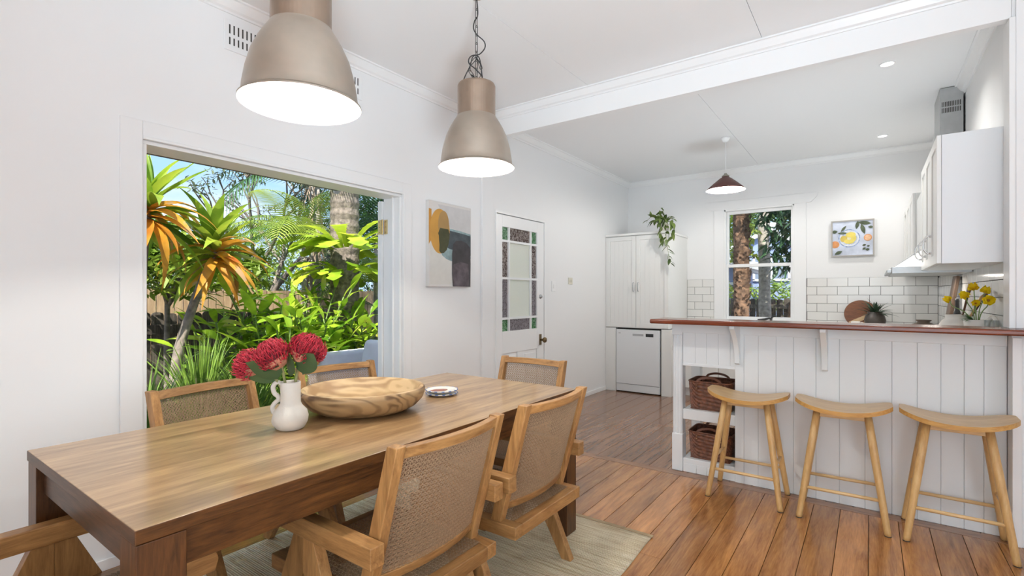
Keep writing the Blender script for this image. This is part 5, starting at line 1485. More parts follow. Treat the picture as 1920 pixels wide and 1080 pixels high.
poppy(0.035, -0.09, 0.185, (0.1, -0.95, 0.1), 1.15, 'yellow poppy at the right facing straight at us')
FL = leaf_mesh(0.06, 0.02, 5, 0.3, 0.5, 0.05, 0.8, 'poppy_leaf', [leafmat('poppy_leaf', (0.10, 0.20, 0.09), (0.20, 0.33, 0.14), 0.2)])
for k in range(12):
    a = PI + random.uniform(-1.2, 1.0); e = random.uniform(0.1, 1.0)
    link('leaf', FL, jg, loc=(-0.02, -0.02, 0.228), rot=aim((math.cos(a) * math.cos(e), math.sin(a) * math.cos(e) - 0.2, math.sin(e))))
gl = thing('drinking_glass', 'clear drinking glass beside the jug at the wall end', 'glass', (0.550, 3.80, 0.9005))
MB().lathe([(0, 0), (0.028, 0), (0.032, 0.235), (0.030, 0.235), (0.0262, 0.006), (0, 0.006)], 28).build('glass_body', M['tumbler'], gl, smooth=True)
db = thing('chopping_board', 'tall dark wooden chopping board leaning against the right wall tiles', 'board', (0.53, 5.35, 0.9005))
m = MB().box(-0.012, 0.012, -0.11, 0.11, 0, 0.525); m.xf(Matrix.Translation((-0.035, 0, 0.004)) @ Matrix.Rotation(R_(8), 4, 'Y'))
m.build('board_body', wood('walnut', (0.06, 0.035, 0.022), (0.15, 0.095, 0.062), 2, 4, 8, 0.5, 0.02), db, bevel=0.004)
db['label'] = 'tall dark wooden chopping board leaning against the right wall tiles'
bo = lathe_thing('black_bottle', 'slim black bottle right beside the tall chopping board', 'bottle', (0.545, 5.10, 0.9005), [(0, 0), (0.03, 0), (0.032, 0.01), (0.032, 0.2), (0.014, 0.26), (0.012, 0.32), (0.014, 0.325), (0.014, 0.345), (0, 0.346)], M['black'], 'bottle_body')
lpz = lathe_thing('lidded_pot', 'low brown lidded pot near the right kitchen corner', 'pot', (0.42, 6.2, 0.9005), [(0, 0), (0.08, 0), (0.115, 0.03), (0.12, 0.06), (0.10, 0.085), (0.055, 0.105), (0.045, 0.115), (0.062, 0.13), (0.060, 0.134), (0, 0.13)], mat('brown_stoneware', (0.12, 0.085, 0.06), 0.45, var=0.15), 'pot_body')
# ================================================================== GARDEN
GZ = -0.06
gd = MB().grid(lambda u, v: (lerp(-40, -3.062, u), lerp(-25, 45, v), GZ + 0.04 * math.sin(u * 40) * math.sin(v * 60) - 0.04), 40, 60)
struct(gd.build('ground', M['soil'], smooth=True), 'leaf littered garden soil outside the doorway', 'ground')
gd = MB().grid(lambda u, v: (lerp(-3.062, 30, u), lerp(YK + 0.13, 45, v), GZ - 0.04), 10, 10)
struct(gd.build('ground_yard', M['soil']), 'shaded yard soil behind the kitchen window', 'ground')
struct(MB().box(-4.7, X0 - 0.012, 0.7, 5.0, GZ - 0.06, -0.035).build('terrace', mat('pale_paving', (0.58, 0.56, 0.52), 0.85, var=0.15, vscale=5)), 'pale paved terrace outside the doorway', 'terrace')

# ---- eave over the doorway
ev = thing('roof_eave', 'dark grey eave board and gutter above the garden doorway', 'eave', (-3.3, 0.5, 2.12))
M['eave'] = mat('dark_taupe_paint', (0.105, 0.09, 0.082), 0.6)
EX = -3.45
MB().box(EX - 0.045, EX, -3.0, 2.44, 2.112, 2.22).build('fascia', M['eave'], ev, world=True, bevel=0.004)
MB().box(EX, X0 - 0.002, -3.0, 2.44, 2.205, 2.22).build('soffit', mat('soffit_grey', (0.30, 0.29, 0.28), 0.7), ev, world=True)
MB().prism([(EX - 0.11, 2.135), (EX - 0.046, 2.125), (EX - 0.046, 2.23), (EX - 0.13, 2.23)], 1, -3.0, 2.44).build('gutter', mat('pale_gutter', (0.40, 0.39, 0.37), 0.5), ev, world=True)
MB().beam((EX - 0.12, 2.47, 2.15), (X0 - 0.01, 2.47, 2.36), 0.04, 0.10).build('barge_board', mat('barge_white', (0.55, 0.55, 0.54), 0.6), ev, world=True)
MB().prism([(EX - 0.12, 2.232), (X0 - 0.01, 2.232), (X0 - 0.01, 2.50), (EX - 0.12, 2.26)], 1, -3.0, 2.44).build('roof_slope', M['eave'], ev, world=True)

# ---- materials for plants
def L_(n, a, b, tr=0.35, ro=0.45, vs=4.0, tip=None): M[n] = leafmat(n, a, b, tr, ro, vs, tip); return M[n]
L_('ginger_green', (0.085, 0.21, 0.012), (0.42, 0.60, 0.045), 0.35, 0.30, 5.0, (0.56, 0.56, 0.10))
L_('cordy_green', (0.12, 0.27, 0.02), (0.46, 0.56, 0.06), 0.4, 0.38, 6.0)
L_('cordy_orange', (0.42, 0.12, 0.018), (0.74, 0.38, 0.045), 0.4, 0.42, 6.0, (0.62, 0.40, 0.22))
L_('grass_green', (0.05, 0.13, 0.015), (0.28, 0.42, 0.07), 0.3, 0.45, 8.0, (0.50, 0.46, 0.22))
L_('stag_green', (0.18, 0.33, 0.015), (0.58, 0.68, 0.06), 0.35, 0.45, 5.0)
L_('palm_green', (0.08, 0.18, 0.02), (0.42, 0.52, 0.10), 0.35, 0.4, 3.0)
L_('palm_dark', (0.015, 0.055, 0.02), (0.06, 0.15, 0.04), 0.25, 0.4, 3.0)
L_('tree_mid', (0.05, 0.12, 0.02), (0.26, 0.38, 0.08), 0.35, 0.5, 1.5)
L_('tree_light', (0.13, 0.23, 0.02), (0.46, 0.55, 0.09), 0.4, 0.5, 2.0)
L_('tree_dark', (0.012, 0.04, 0.015), (0.05, 0.11, 0.035), 0.25, 0.45, 1.5)
L_('tree_grey', (0.05, 0.085, 0.045), (0.18, 0.22, 0.12), 0.3, 0.5, 2.0)
L_('mango_dark', (0.012, 0.045, 0.022), (0.055, 0.13, 0.055), 0.2, 0.3, 3.0)
M['bark'] = mat('grey_bark', (0.22, 0.185, 0.155), 0.9, var=0.45, vscale=14, bump=0.8, bscale=30)
M['bark_brown'] = mat('flaky_brown_bark', (0.20, 0.115, 0.07), 0.9, var=0.6, vscale=16, bump=1.0, bscale=22)
M['bark_pale'] = mat('pale_bleached_bark', (0.40, 0.36, 0.32), 0.9, var=0.35, vscale=18, bump=0.6, bscale=30)
M['dry'] = mat('dry_palm_frond', (0.34, 0.25, 0.19), 0.9, var=0.45, vscale=25)

# ---- strap leaved clumps of grass by the door
def grass_clump(x, y, h, n, spread, label, seed):
    random.seed(seed)
    o = thing('strap_grass_clump', label, 'plant', (x, y, GZ), 0, 'strap leaved clumps by the doorway')
    m = MB()
    for k in range(n):
        a = random.uniform(0, 2 * PI); r0 = random.uniform(0, 0.10); out = random.uniform(0.05, spread); hh = h * random.uniform(0.55, 1.05)
        w = random.uniform(0.006, 0.012); dx, dy = math.cos(a), math.sin(a); px_, py_ = -dy, dx
        tw = random.uniform(-0.9, 0.9); qx, qy = px_ * math.cos(tw) + dx * math.sin(tw), py_ * math.cos(tw) + dy * math.sin(tw)
        vs = []; ns = 6
        for i in range(ns + 1):
            t = i / ns; ww = w * (1 - t ** 3)
            r = r0 + out * t ** 2.2; z = hh * (t - 0.22 * (out / spread) * t ** 3)
            vs += [(dx * r - qx * ww, dy * r - qy * ww, z), (dx * r + qx * ww, dy * r + qy * ww, z)]
        m.add(vs, [(i * 2, i * 2 + 1, i * 2 + 3, i * 2 + 2) for i in range(ns)])
    m.build('blades', M['grass_green'], o, smooth=True)['kind'] = 'stuff'
for k, (x, y, h, n, s) in enumerate([(-4.15, 1.32, 0.98, 210, 0.5), (-4.35, 1.78, 1.10, 260, 0.42), (-4.15, 2.05, 0.92, 220, 0.5), (-3.95, 1.62, 0.78, 200, 0.5), (-4.55, 2.28, 0.85, 160, 0.45), (-4.0, 2.45, 0.55, 150, 0.4)]):
    grass_clump(x, y, h, n, s, ['strap leaved grass clump at the left edge of the doorway', 'tall upright strap grass clump below the leaning trunk', 'strap grass clump left of the red proteas', 'short strap grass clump in front of the tall one', 'strap grass clump under the broad leaved bush', 'low grassy tuft behind the protea vase'][k], 30 + k)

# ---- cordylines: leaning trunk, rosette of orange green straps
CLG = [leaf_mesh(0.60, 0.108, 10, 0.30, c, 0.03, 0.9, 'cordyline_leaf', [M['cordy_green']], 0.12) for c in (0.25, 0.8, 1.3)]
CLO = [leaf_mesh(0.60, 0.092, 10, 0.30, c, 0.05, 0.9, 'cordyline_leaf', [M['cordy_orange']], 0.12) for c in (0.9, 1.4, 1.9)]
def cordyline(pts, label, seed, n=44, sc=1.0, radius=0.05):
    random.seed(seed)
    b = Vector(pts[0]); o = thing('cordyline', label, 'plant', tuple(b), 0, 'orange leaved cordylines')
    P = [Vector(p) - b for p in pts]
    C = bez(P, 6)
    MB().tube(C, [lerp(radius, radius * 0.55, i / (len(C) - 1)) for i in range(len(C))], 10).build('trunk', M['bark'], o, smooth=True)
    top = P[-1]
    for k in range(n):
        f = k / n; a = k * 2.399 + random.uniform(-0.3, 0.3)
        e = lerp(1.45, -0.35, f ** 0.75) + random.uniform(-0.15, 0.15)
        me = (random.choice(CLG[:2]) if f < 0.30 else (random.choice(CLG[1:]) if random.random() < 0.42 else random.choice(CLO)))
        d = (math.cos(a) * math.cos(e), math.sin(a) * math.cos(e), math.sin(e))
        l = link('leaf', me, o, loc=tuple(top + Vector((0, 0, lerp(0.08, -0.12, f)))), rot=aim(d, random.uniform(-0.5, 0.5)))
        s = sc * random.uniform(0.75, 1.08); l.scale = (s, s, s)
cordyline([(-5.0, 1.80, GZ), (-5.0, 1.86, 0.7), (-5.0, 1.98, 1.15), (-4.98, 2.09, 1.50), (-4.95, 2.15, 1.68)], 'orange and green cordyline on a leaning trunk', 3, 62, 0.95)
cordyline([(-4.9, 1.52, GZ), (-4.92, 1.55, 1.0), (-4.9, 1.60, 1.98)], 'orange and green cordyline at the top left of the doorway', 8, 62, 0.95)

# ---- broad leaved ginger bushes
GL = [leaf_mesh(0.36, 0.082, 9, 0.25, c, 0.02, 0.85, 'ginger_leaf', [M['ginger_green']], 0.06) for c in (0.3, 0.7, 1.1)]
def ginger(x, y, h, stems, label, seed, lean=0.5):
    random.seed(seed)
    o = thing('ginger_bush', label, 'plant', (x, y, GZ), 0, 'broad leaved ginger bushes')
    sm = MB()
    cnt = 0
    for s in range(stems):
        a = 2 * PI * s / stems + random.uniform(-0.4, 0.4); ln = lean * random.uniform(0.3, 1.0); hh = h * random.uniform(0.65, 1.05)
        pts = bez([(0.08 * math.cos(a), 0.08 * math.sin(a), 0), (ln * 0.35 * math.cos(a), ln * 0.35 * math.sin(a), hh * 0.55), (ln * math.cos(a), ln * math.sin(a), hh)], 6)
        sm.tube(pts, 0.008, 5)
        k = 0
        for i in range(4, len(pts)):
            for rep in range(1):
                p = pts[i]; sd = 1 if k % 2 else -1; k += 1
                t = (pts[i] - pts[i - 1]).normalized()
                lat = Vector((-math.sin(a + 0.6), math.cos(a + 0.6), 0)) * sd
                d = t * 0.45 + lat * random.uniform(0.5, 1.0) + Vector((random.uniform(-0.35, 0.35), random.uniform(-0.35, 0.35), random.uniform(-0.15, 0.25)))
                if i == len(pts) - 1: d = t + Vector((random.uniform(-.3, .3), random.uniform(-.3, .3), -0.1))
                l = link('leaf', random.choice(GL), o, loc=tuple(p), rot=aim(d, random.uniform(-0.6, 0.6))); s_ = random.uniform(0.65, 1.1); l.scale = (s_, s_, s_); cnt += 1
    sm.build('stems', mat('ginger_stem_%d' % seed, (0.14, 0.22, 0.05), 0.6), o, smooth=True)
gb = [(-5.15, 2.75, 1.36, 15, 0.62), (-4.95, 3.15, 1.42, 15, 0.60), (-4.85, 3.45, 1.12, 14, 0.42), (-4.7, 2.75, 0.98, 14, 0.5), (-5.3, 2.45, 1.15, 13, 0.62), (-4.85, 3.85, 1.12, 13, 0.5), (-4.70, 3.10, 0.80, 12, 0.3), (-5.5, 3.4, 1.5, 13, 0.6)]
gl_ = ['broad leaved ginger bush behind the middle protea', 'tall ginger bush in the middle of the doorway', 'ginger bush with yellowing leaves above the sofa', 'ginger bush right behind the red proteas', 'ginger bush reaching over the timber fence', 'ginger bush at the right jamb below the fern', 'low ginger bush behind the wooden bowl', 'ginger bush at the foot of the palm trunk']
for k, (x, y, h, n, ln) in enumerate(gb): ginger(x, y, h, n, gl_[k], 50 + k, ln)

# ---- thick palm trunk with staghorn ferns
pt = thing('palm_trunk', 'thick ringed grey palm trunk behind the fern', 'tree', (-5.25, 3.78, GZ))
n = 60; prof = []
for i in range(n + 1):
    z = 4.2 * i / n; prof.append((0.165 + (0.010 if i % 2 else 0.0) + 0.03 * math.exp(-z * 2), z))
MB().lathe(prof, 24).build('trunk', mat('ringed_palm_bark', (0.20, 0.165, 0.14), 0.9, var=0.5, vscale=22, bump=0.8, bscale=40), pt, smooth=False)
PF_parts = None
def stag_leaf(L, W, name):
    m = MB(); vs = []; fs = []; ns = 14
    for i in range(ns + 1):
        t = i / ns
        w = W / 2 * (0.25 + 0.75 * t) * (1.0 + 0.22 * (1 if i % 2 else -1) * t) if i < ns else W * 0.12
        y = L * t; z = 0.10 * L * math.sin(t * PI * 0.6) - L * 0.42 * t ** 2.2
        vs += [(-w, y, z + 0.10 * w), (0, y, z), (w, y, z + 0.10 * w)]
    for i in range(ns):
        for k in (0, 1): fs.append((i * 3 + k, i * 3 + k + 1, i * 3 + 4 + k, i * 3 + 3 + k))
    return m.add(vs, fs).mesh(name, [M['stag_green']], True)
SL = [stag_leaf(0.66, 0.20, 'staghorn_frond'), stag_leaf(0.54, 0.24, 'staghorn_frond')]
def staghorn(x, y, z, n, sc, label, seed, e0=0.15, e1=0.75):
    random.seed(seed)
    o = thing('staghorn_fern', label, 'fern', (x, y, z), 0, 'staghorn ferns on the palm trunk')
    for k in range(n):
        a = 2 * PI * k / n + random.uniform(-0.15, 0.15); e = random.uniform(e0, e1)
        l = link('frond', random.choice(SL), o, loc=(0.17 * math.cos(a), 0.17 * math.sin(a), random.uniform(-0.05, 0.05)), rot=aim((math.cos(a) * math.cos(e), math.sin(a) * math.cos(e), math.sin(e)), random.uniform(-0.3, 0.3)))
        s = sc * random.uniform(0.8, 1.1); l.scale = (s, s, s)
staghorn(-5.15, 3.72, 1.84, 40, 0.95, 'large lime green staghorn fern ringing the palm trunk', 70)
staghorn(-5.15, 3.72, 1.56, 26, 0.8, 'smaller staghorn fern just below the large one', 71, -0.1, 0.4)

# ---- palm fronds
def frond_mesh(L, W, n, matl, droop, name='palm_frond'):
    m = MB(); pts = []
    for i in range(n + 1):
        t = i / n; pts.append(Vector((0, L * (t - 0.12 * droop * t ** 3), L * (0.22 * t - droop * 0.62 * t ** 2.2))))
    m.tube(pts, [lerp(0.012, 0.003, i / n) for i in range(n + 1)], 5)
    for i in range(2, n + 1):
        t = i / n; p = pts[i]; tg = (pts[i] - pts[i - 1]).normalized()
        ll = W * math.sin(PI * (0.12 + 0.83 * t)) ** 0.7
        for s in (-1, 1):
            d = (Vector((s, 0, 0)) * 0.85 + tg * 0.55 + Vector((0, 0, -0.12))).normalized()
            q = p + d * ll + Vector((0, 0, -0.30 * ll)); mid = p + d * ll * 0.5 + Vector((0, 0, -0.03 * ll)); w = tg * 0.011
            m.add([p - w * 0.6, p + w * 0.6, mid + w, mid - w, q], [(0, 1, 2, 3), (3, 2, 4)])
    return m.mesh(name, [matl], False)
FR = [frond_mesh(1.25, 0.42, 34, M['palm_green'], 0.9), frond_mesh(1.25, 0.42, 34, M['palm_green'], 1.3)]
FD = [frond_mesh(1.5, 0.5, 34, M['palm_dark'], 0.8), frond_mesh(1.5, 0.5, 34, M['palm_dark'], 1.4)]
def palm(base, h, fronds, n, label, seed, tr=0.05, sc=1.0, e=(0.0, 1.2), a0=0, a1=2 * PI, lean=(0, 0), bark='bark_pale', dry=False):
    random.seed(seed)
    o = thing('garden_palm', label, 'palm', base, 0, 'palms in the garden')
    MB().tube([(0, 0, 0), (lean[0] * 0.5, lean[1] * 0.5, h * 0.5), (lean[0], lean[1], h)], [tr * 1.15, tr, tr * 0.85], 12).build('trunk', M[bark], o, smooth=True)
    for k in range(n):
        a = lerp(a0, a1, (k + 0.5) / n) + random.uniform(-0.15, 0.15); el = random.uniform(*e)
        l = link('frond', random.choice(fronds), o, loc=(lean[0], lean[1], h), rot=aim((math.cos(a) * math.cos(el), math.sin(a) * math.cos(el), math.sin(el)))); s = sc * random.uniform(0.85, 1.1); l.scale = (s, s, s)
    if dry:
        m = MB()
        for k in range(130):
            a = random.uniform(0, 2 * PI); z = random.uniform(h * 0.35, h); r = tr * 1.1; ln = random.uniform(0.25, 0.6); w = random.uniform(0.006, 0.016)
            dx, dy = math.cos(a), math.sin(a); rr = r + random.uniform(0.02, 0.08)
            m.add([(dx * r - dy * w, dy * r + dx * w, z), (dx * r + dy * w, dy * r - dx * w, z), (dx * rr + dy * w, dy * rr - dx * w, z - ln * 0.5), (dx * rr - dy * w, dy * rr + dx * w, z - ln * 0.5), (dx * rr * 0.95, dy * rr * 0.95, z - ln)], [(0, 1, 2, 3), (3, 2, 4)])
        m.build('dry_skirt', M['dry'], o)['kind'] = 'stuff'
palm((-6.3, 4.05, GZ), 2.9, FD, 11, 'slender palm with a skirt of dry fronds', 81, 0.075, 1.0, (0.1, 1.2), dry=True)
palm((-6.0, 3.70, GZ), 2.10, FR, 9, 'young palm with arching yellow green fronds', 82, 0.035, 0.95, (0.0, 0.9), a0=PI * 0.9, a1=PI * 2.1)
palm((-6.2, 5.05, GZ), 2.3, FD, 13, 'dark leaved palm at the right jamb', 83, 0.06, 1.0, (-0.2, 1.2))
palm((-5.6, 4.55, GZ), 1.5, FR, 10, 'low palm beside the right jamb below the hinge', 84, 0.04, 0.8, (0.1, 1.2))
palm((-5.2, 4.55, GZ), 0.75, FD, 9, 'small dark palm seedling behind the sofa', 85, 0.03, 0.5, (0.1, 1.2))

# ---- shrubs and trees with leaf crowns
def leaf_cloud(m, c, rad, n, size, droop=0.0, shell=0.45, asp=0.38):
    for k in range(n):
        while True:
            p = Vector((random.uniform(-1, 1), random.uniform(-1, 1), random.uniform(-1, 1)))
            if shell < p.length < 1: break
        q = Vector(c) + Vector((p.x * rad[0], p.y * rad[1], p.z * rad[2]))
        d = Vector((random.uniform(-1, 1), random.uniform(-1, 1), random.uniform(-0.8, 0.7) - droop)).normalized()
        s = d.cross(Vector((random.uniform(-0.5, 0.5), random.uniform(-0.5, 0.5), 1))).normalized()
        L = size * random.uniform(0.6, 1.25); w = L * asp / 2
        nn = s.cross(d) * w * 0.4
        m.add([q, q + d * L * 0.45 + s * w + nn, q + d * L, q + d * L * 0.45 - s * w + nn, q + d * L * 0.5], [(0, 1, 4), (1, 2, 4), (0, 4, 3), (4, 2, 3)])
def tree(name, base, th, tr, blobs, n, size, lm, label, cat, seed, bark='bark', group=None, droop=0.0, lean=(0, 0), asp=0.38, shell=0.45, branches=True):
    random.seed(seed)
    o = thing(name, label, cat, base, 0, group)
    tm = MB(); top = Vector((lean[0], lean[1], th))
    tm.tube(bez([(0, 0, 0), (lean[0] * 0.3 + 0.03, lean[1] * 0.3 - 0.02, th * 0.4), tuple(top)], 5), [lerp(tr, tr * 0.7, i / 10) for i in range(11)], 10)
    tm.build('trunk', M[bark], o, smooth=True)
    if branches:
        bm_ = MB()
        for c, r in blobs:
            bm_.tube(bez([tuple(top * 0.8), tuple((top + Vector(c)) * 0.5 + Vector((random.uniform(-.1, .1), random.uniform(-.1, .1), 0))), c], 4), [lerp(tr * 0.6, tr * 0.15, i / 8) for i in range(9)], 6)
        bm_.build('branches', M[bark], o, smooth=True)
    m = MB(); tot = sum(r[0] * r[1] * r[2] for c, r in blobs) or 1
    for c, r in blobs: leaf_cloud(m, c, r, int(n * (r[0] * r[1] * r[2]) ** 0.7 / sum((q[0] * q[1] * q[2]) ** 0.7 for _, q in blobs)), size, droop, shell, asp)
    m.build('foliage', M[lm], o)['kind'] = 'stuff'
    return o
G1 = 'trees beyond the garden fence'
tree('leafy_shrub', (-6.3, 2.25, GZ), 1.5, 0.035, [((0, 0, 1.85), (0.55, 0.65, 0.33)), ((-0.2, 0.7, 1.75), (0.5, 0.5, 0.28)), ((0.1, -0.5, 1.75), (0.45, 0.45, 0.4)), ((0.3, 0.1, 1.55), (0.5, 0.9, 0.25))], 2300, 0.15, 'tree_light', 'bright green shrub behind the cordylines', 'shrub', 91, asp=0.45)
tree('garden_tree', (-11, 2.7, GZ), 1.2, 0.08, [((0, 0, 1.9), (1.2, 1.6, 0.75)), ((0, 1.5, 1.7), (1, 1.2, 0.8))], 2600, 0.15, 'tree_mid', 'low green tree behind the fence at far left', 'tree', 92, group=G1)
tree('garden_tree', (-11.5, 5.8, GZ), 1.6, 0.09, [((0, 0, 2.2), (1.3, 1.4, 0.95)), ((0, -1.2, 1.6), (1.2, 1.1, 0.9))], 2800, 0.16, 'tree_light', 'yellow green tree left of the bare branches', 'tree', 93, group=G1)
tree('garden_tree', (-9.5, 6.4, GZ), 2.4, 0.10, [((0, 0.3, 3.2), (1.1, 1.2, 1.1)), ((0.2, 0.6, 1.7), (0.9, 1.1, 1.0)), ((0, 1.0, 4.3), (1.0, 1.0, 0.8))], 3400, 0.15, 'tree_dark', 'dark tree behind the slender palm', 'tree', 94, group=G1)
tree('garden_tree', (-10.5, 9.2, GZ), 3.0, 0.12, [((0, 0, 3.8), (1.5, 1.6, 1.6)), ((0, 0.4, 1.8), (1.4, 1.6, 1.3))], 3400, 0.17, 'tree_mid', 'tall tree behind the palm trunk', 'tree', 95, group=G1)
tree('garden_tree', (-9.0, 9.8, GZ), 3.0, 0.12, [((0, 0.8, 3.2), (1.4, 1.6, 1.8)), ((0, 0.8, 1.2), (1.4, 1.6, 1.3))], 3000, 0.17, 'tree_dark', 'tall dark tree behind the right jamb', 'tree', 96, group=G1)
tree('garden_tree', (-9.2, 3.4, GZ), 0.8, 0.05, [((0, 0, 1.35), (0.7, 1.0, 0.55)), ((0, 1.2, 1.4), (0.7, 0.9, 0.6))], 2000, 0.13, 'tree_grey', 'grey green bush just over the timber fence', 'shrub', 97, group=G1)
tree('garden_tree', (-8.6, 4.9, GZ), 1.0, 0.05, [((0, 0, 1.5), (0.7, 0.8, 0.8)), ((0, 0.9, 1.2), (0.7, 0.7, 0.8))], 1800, 0.13, 'tree_mid', 'green bush below the bare branches', 'shrub', 98, group=G1)

# ---- bare forking trees
def bare(base, label, seed, h, tr, bark, leaves=0):
    random.seed(seed)
    o = thing('bare_tree', label, 'tree', base, 0, 'bare forking trees')
    m = MB(); tips = []
    def grow(p, d, L, r, lev):
        q = p + d * L; mid = p + d * L * 0.5 + Vector((random.uniform(-1, 1), random.uniform(-1, 1), random.uniform(-0.4, 0.4))) * L * 0.10
        m.tube([p, mid, q], [r, r * 0.85, r * 0.68], 6 if lev < 2 else 4, lev == 0)
        if lev > 2: tips.append(q)
        if lev >= 5: return
        for k in range(2 if random.random() < 0.6 else 3):
            nd = (d + Vector((random.uniform(-1, 1), random.uniform(-1, 1), random.uniform(-0.35, 0.75))) * 0.75).normalized()
            grow(q, nd, L * random.uniform(0.62, 0.85), r * 0.64, lev + 1)
    grow(Vector((0, 0, 0)), Vector((0.05, 0.08, 1)).normalized(), h, tr, 0)
    m.build('branches', M[bark], o, smooth=True)
    if leaves:
        f = MB()
        for t in tips:
            if random.random() < leaves: leaf_cloud(f, tuple(t), (0.16, 0.16, 0.12), 16, 0.10, 0.1, 0.0)
        f.build('foliage', M['tree_grey'], o)['kind'] = 'stuff'
bare((-8.2, 4.25, GZ), 'bare forking tree with sparse leaves against the sky', 101, 1.15, 0.085, 'bark', 0.35)
bare((-7.9, 2.9, GZ), 'bleached bare shrub behind the timber fence', 102, 0.62, 0.045, 'bark_pale', 0.0)
bare((-8.0, 3.6, GZ), 'bleached tangled bare shrub right of the leaning trunk', 103, 0.66, 0.045, 'bark_pale', 0.0)
bare((-8.1, 2.1, GZ), 'bleached bare shrub at the left edge of the doorway', 104, 0.62, 0.045, 'bark_pale', 0.0)

# ---- fences
def fence(name, label, axis, pos, a0, a1, pw, z1, th, matl, rounded, rails, seed, z0=GZ):
    random.seed(seed)
    mid = (a0 + a1) / 2
    o = thing(name, label, 'fence', ((pos, mid, z0) if axis == 1 else (mid, pos, z0)))
    a = a0
    while a < a1:
        w = pw * random.uniform(0.94, 1.0); h = z1 - z0 + random.uniform(-0.012, 0.012)
        c = pw * 0.28
        poly = [(0, 0), (w, 0), (w, h - c), (w - c * 0.35, h - c * 0.3), (w - c, h), (c, h), (c * 0.35, h - c * 0.3), (0, h - c)] if rounded else [(0, 0), (w, 0), (w, h), (0, h)]
        m = MB()
        if axis == 1: m.prism(poly, 0, -th / 2, th / 2); lc = (random.uniform(-0.003, 0.003), a - mid, 0)
        else: m.prism(poly, 1, -th / 2, th / 2); lc = (a - mid, random.uniform(-0.003, 0.003), 0)
        m.build('paling', matl, o, loc=lc)
        a += pw + 0.006
    for zr, hh in rails:
        m = MB()
        if axis == 1: m.box(th / 2 + 0.004, th / 2 + 0.05, a0 - mid, a1 - mid, zr - z0, zr - z0 + hh)
        else: m.box(a0 - mid, a1 - mid, -th / 2 - 0.05, -th / 2 - 0.004, zr - z0, zr - z0 + hh)
        m.build('rail', matl, o)
M['fence_tan'] = wood('new_tan_fence_timber', (0.36, 0.235, 0.13), (0.58, 0.42, 0.26), 2, 2.0, 8, 0.85, 0.12, 0, 1.0, 0.1)
M['fence_old'] = wood('weathered_dark_fence_timber', (0.035, 0.028, 0.022), (0.17, 0.145, 0.12), 2, 3.0, 9, 0.9, 0.3, 0, 1.5, 0.3)
fence('timber_fence', 'new tan vertical board fence behind the garden', 1, -7.5, 1.2, 6.0, 0.098, 1.34, 0.02, M['fence_tan'], False, [], 5)
fence('old_paling_fence', 'old weathered paling fence with rounded tops before the tan one', 1, -7.0, 1.2, 5.2, 0.135, 1.055, 0.022, M['fence_old'], True, [(0.80, 0.11)], 6)
fence('dark_paling_fence', 'dark weathered paling fence seen through the kitchen window', 0, 11.0, -5.0, 1.0, 0.115, 1.19, 0.022, M['fence_old'], True, [(1.0, 0.08)], 7)

# ---- outdoor sofa
sf = thing('outdoor_sofa', 'lilac grey cushioned outdoor sofa beyond the right jamb', 'sofa', (-3.9, 3.35, -0.035))
M['sofaframe'] = mat('pale_grey_frame', (0.50, 0.50, 0.52), 0.6)
MB().box(-4.30, -3.30, 2.70, 4.15, 0.20, 0.27).build('seat_frame', M['sofaframe'], sf, world=True, bevel=0.01)
for xx in (-4.27, -3.38):
    for yy in (2.74, 4.05): MB().box(xx, xx + 0.05, yy, yy + 0.05, -0.0345, 0.20).build('leg', M['sofaframe'], sf, world=True)
MB().box(-4.29, -3.31, 2.72, 4.14, 0.272, 0.46).build('seat_cushion', M['fabric'], sf, world=True, bevel=0.05, bseg=4)
def cushion(x0, x1, y0, y1, z0, z1, tilt, name, ax='X'):
    m = MB().box(-(x1 - x0) / 2, (x1 - x0) / 2, -(y1 - y0) / 2, (y1 - y0) / 2, 0, z1 - z0)
    m.xf(Matrix.Translation(((x0 + x1) / 2, (y0 + y1) / 2, z0)) @ Matrix.Rotation(tilt, 4, ax))
    m.build(name, M['fabric'], sf, world=True, bevel=0.055, bseg=4)
cushion(-4.27, -4.10, 2.74, 4.1, 0.43, 0.73, -0.16, 'back_cushion', 'Y')
cushion(-4.02, -3.42, 3.02, 3.19, 0.46, 0.84, -0.22, 'loose_cushion', 'X')
MB().box(-4.36, -4.30, 2.70, 4.15, 0.25, 0.66).build('back_frame', M['sofaframe'], sf, world=True, bevel=0.01)

# ---- view from the kitchen window
def trunk(base, r, h, bark, label, seed, lean=(0, 0)):
    random.seed(seed)
    o = thing('tree_trunk', label, 'tree', base, 0, 'tree trunks outside the kitchen window')
    m = MB()
    pts = [(lean[0] * i / 12 + random.uniform(-0.015, 0.015), lean[1] * i / 12, h * i / 12) for i in range(13)]
    m.tube(pts, [r * random.uniform(0.92, 1.1) for _ in pts], 14); m.build('trunk', M[bark], o, smooth=True)
    return o
def flakes(o, r, h, n, seed):
    random.seed(seed); m = MB()
    for k in range(n):
        a = random.uniform(PI, 2 * PI); z = random.uniform(0.2, h); c = Vector((math.cos(a) * r, math.sin(a) * r, z)); t = Vector((-math.sin(a), math.cos(a), 0)); s = random.uniform(0.02, 0.045)
        out = Vector((math.cos(a), math.sin(a), 0)) * random.uniform(0.01, 0.04)
        m.add([c - t * s, c + t * s, c + t * s * 0.7 + Vector((0, 0, s * 1.6)) + out, c - t * s * 0.7 + Vector((0, 0, s * 1.6)) + out], [(0, 1, 2, 3)])
    m.build('bark_flakes', M['bark_brown'], o)['kind'] = 'stuff'
t1 = trunk((-1.80, 9.35, -0.1), 0.125, 4.2, 'bark_brown', 'flaky brown trunk at the left of the kitchen window', 110, (-0.02, 0)); flakes(t1, 0.125, 3.6, 420, 1)
trunk((-1.60, 10.4, -0.1), 0.10, 4.6, 'bark_pale', 'grey trunk in the middle of the kitchen window', 111, (-0.03, 0))
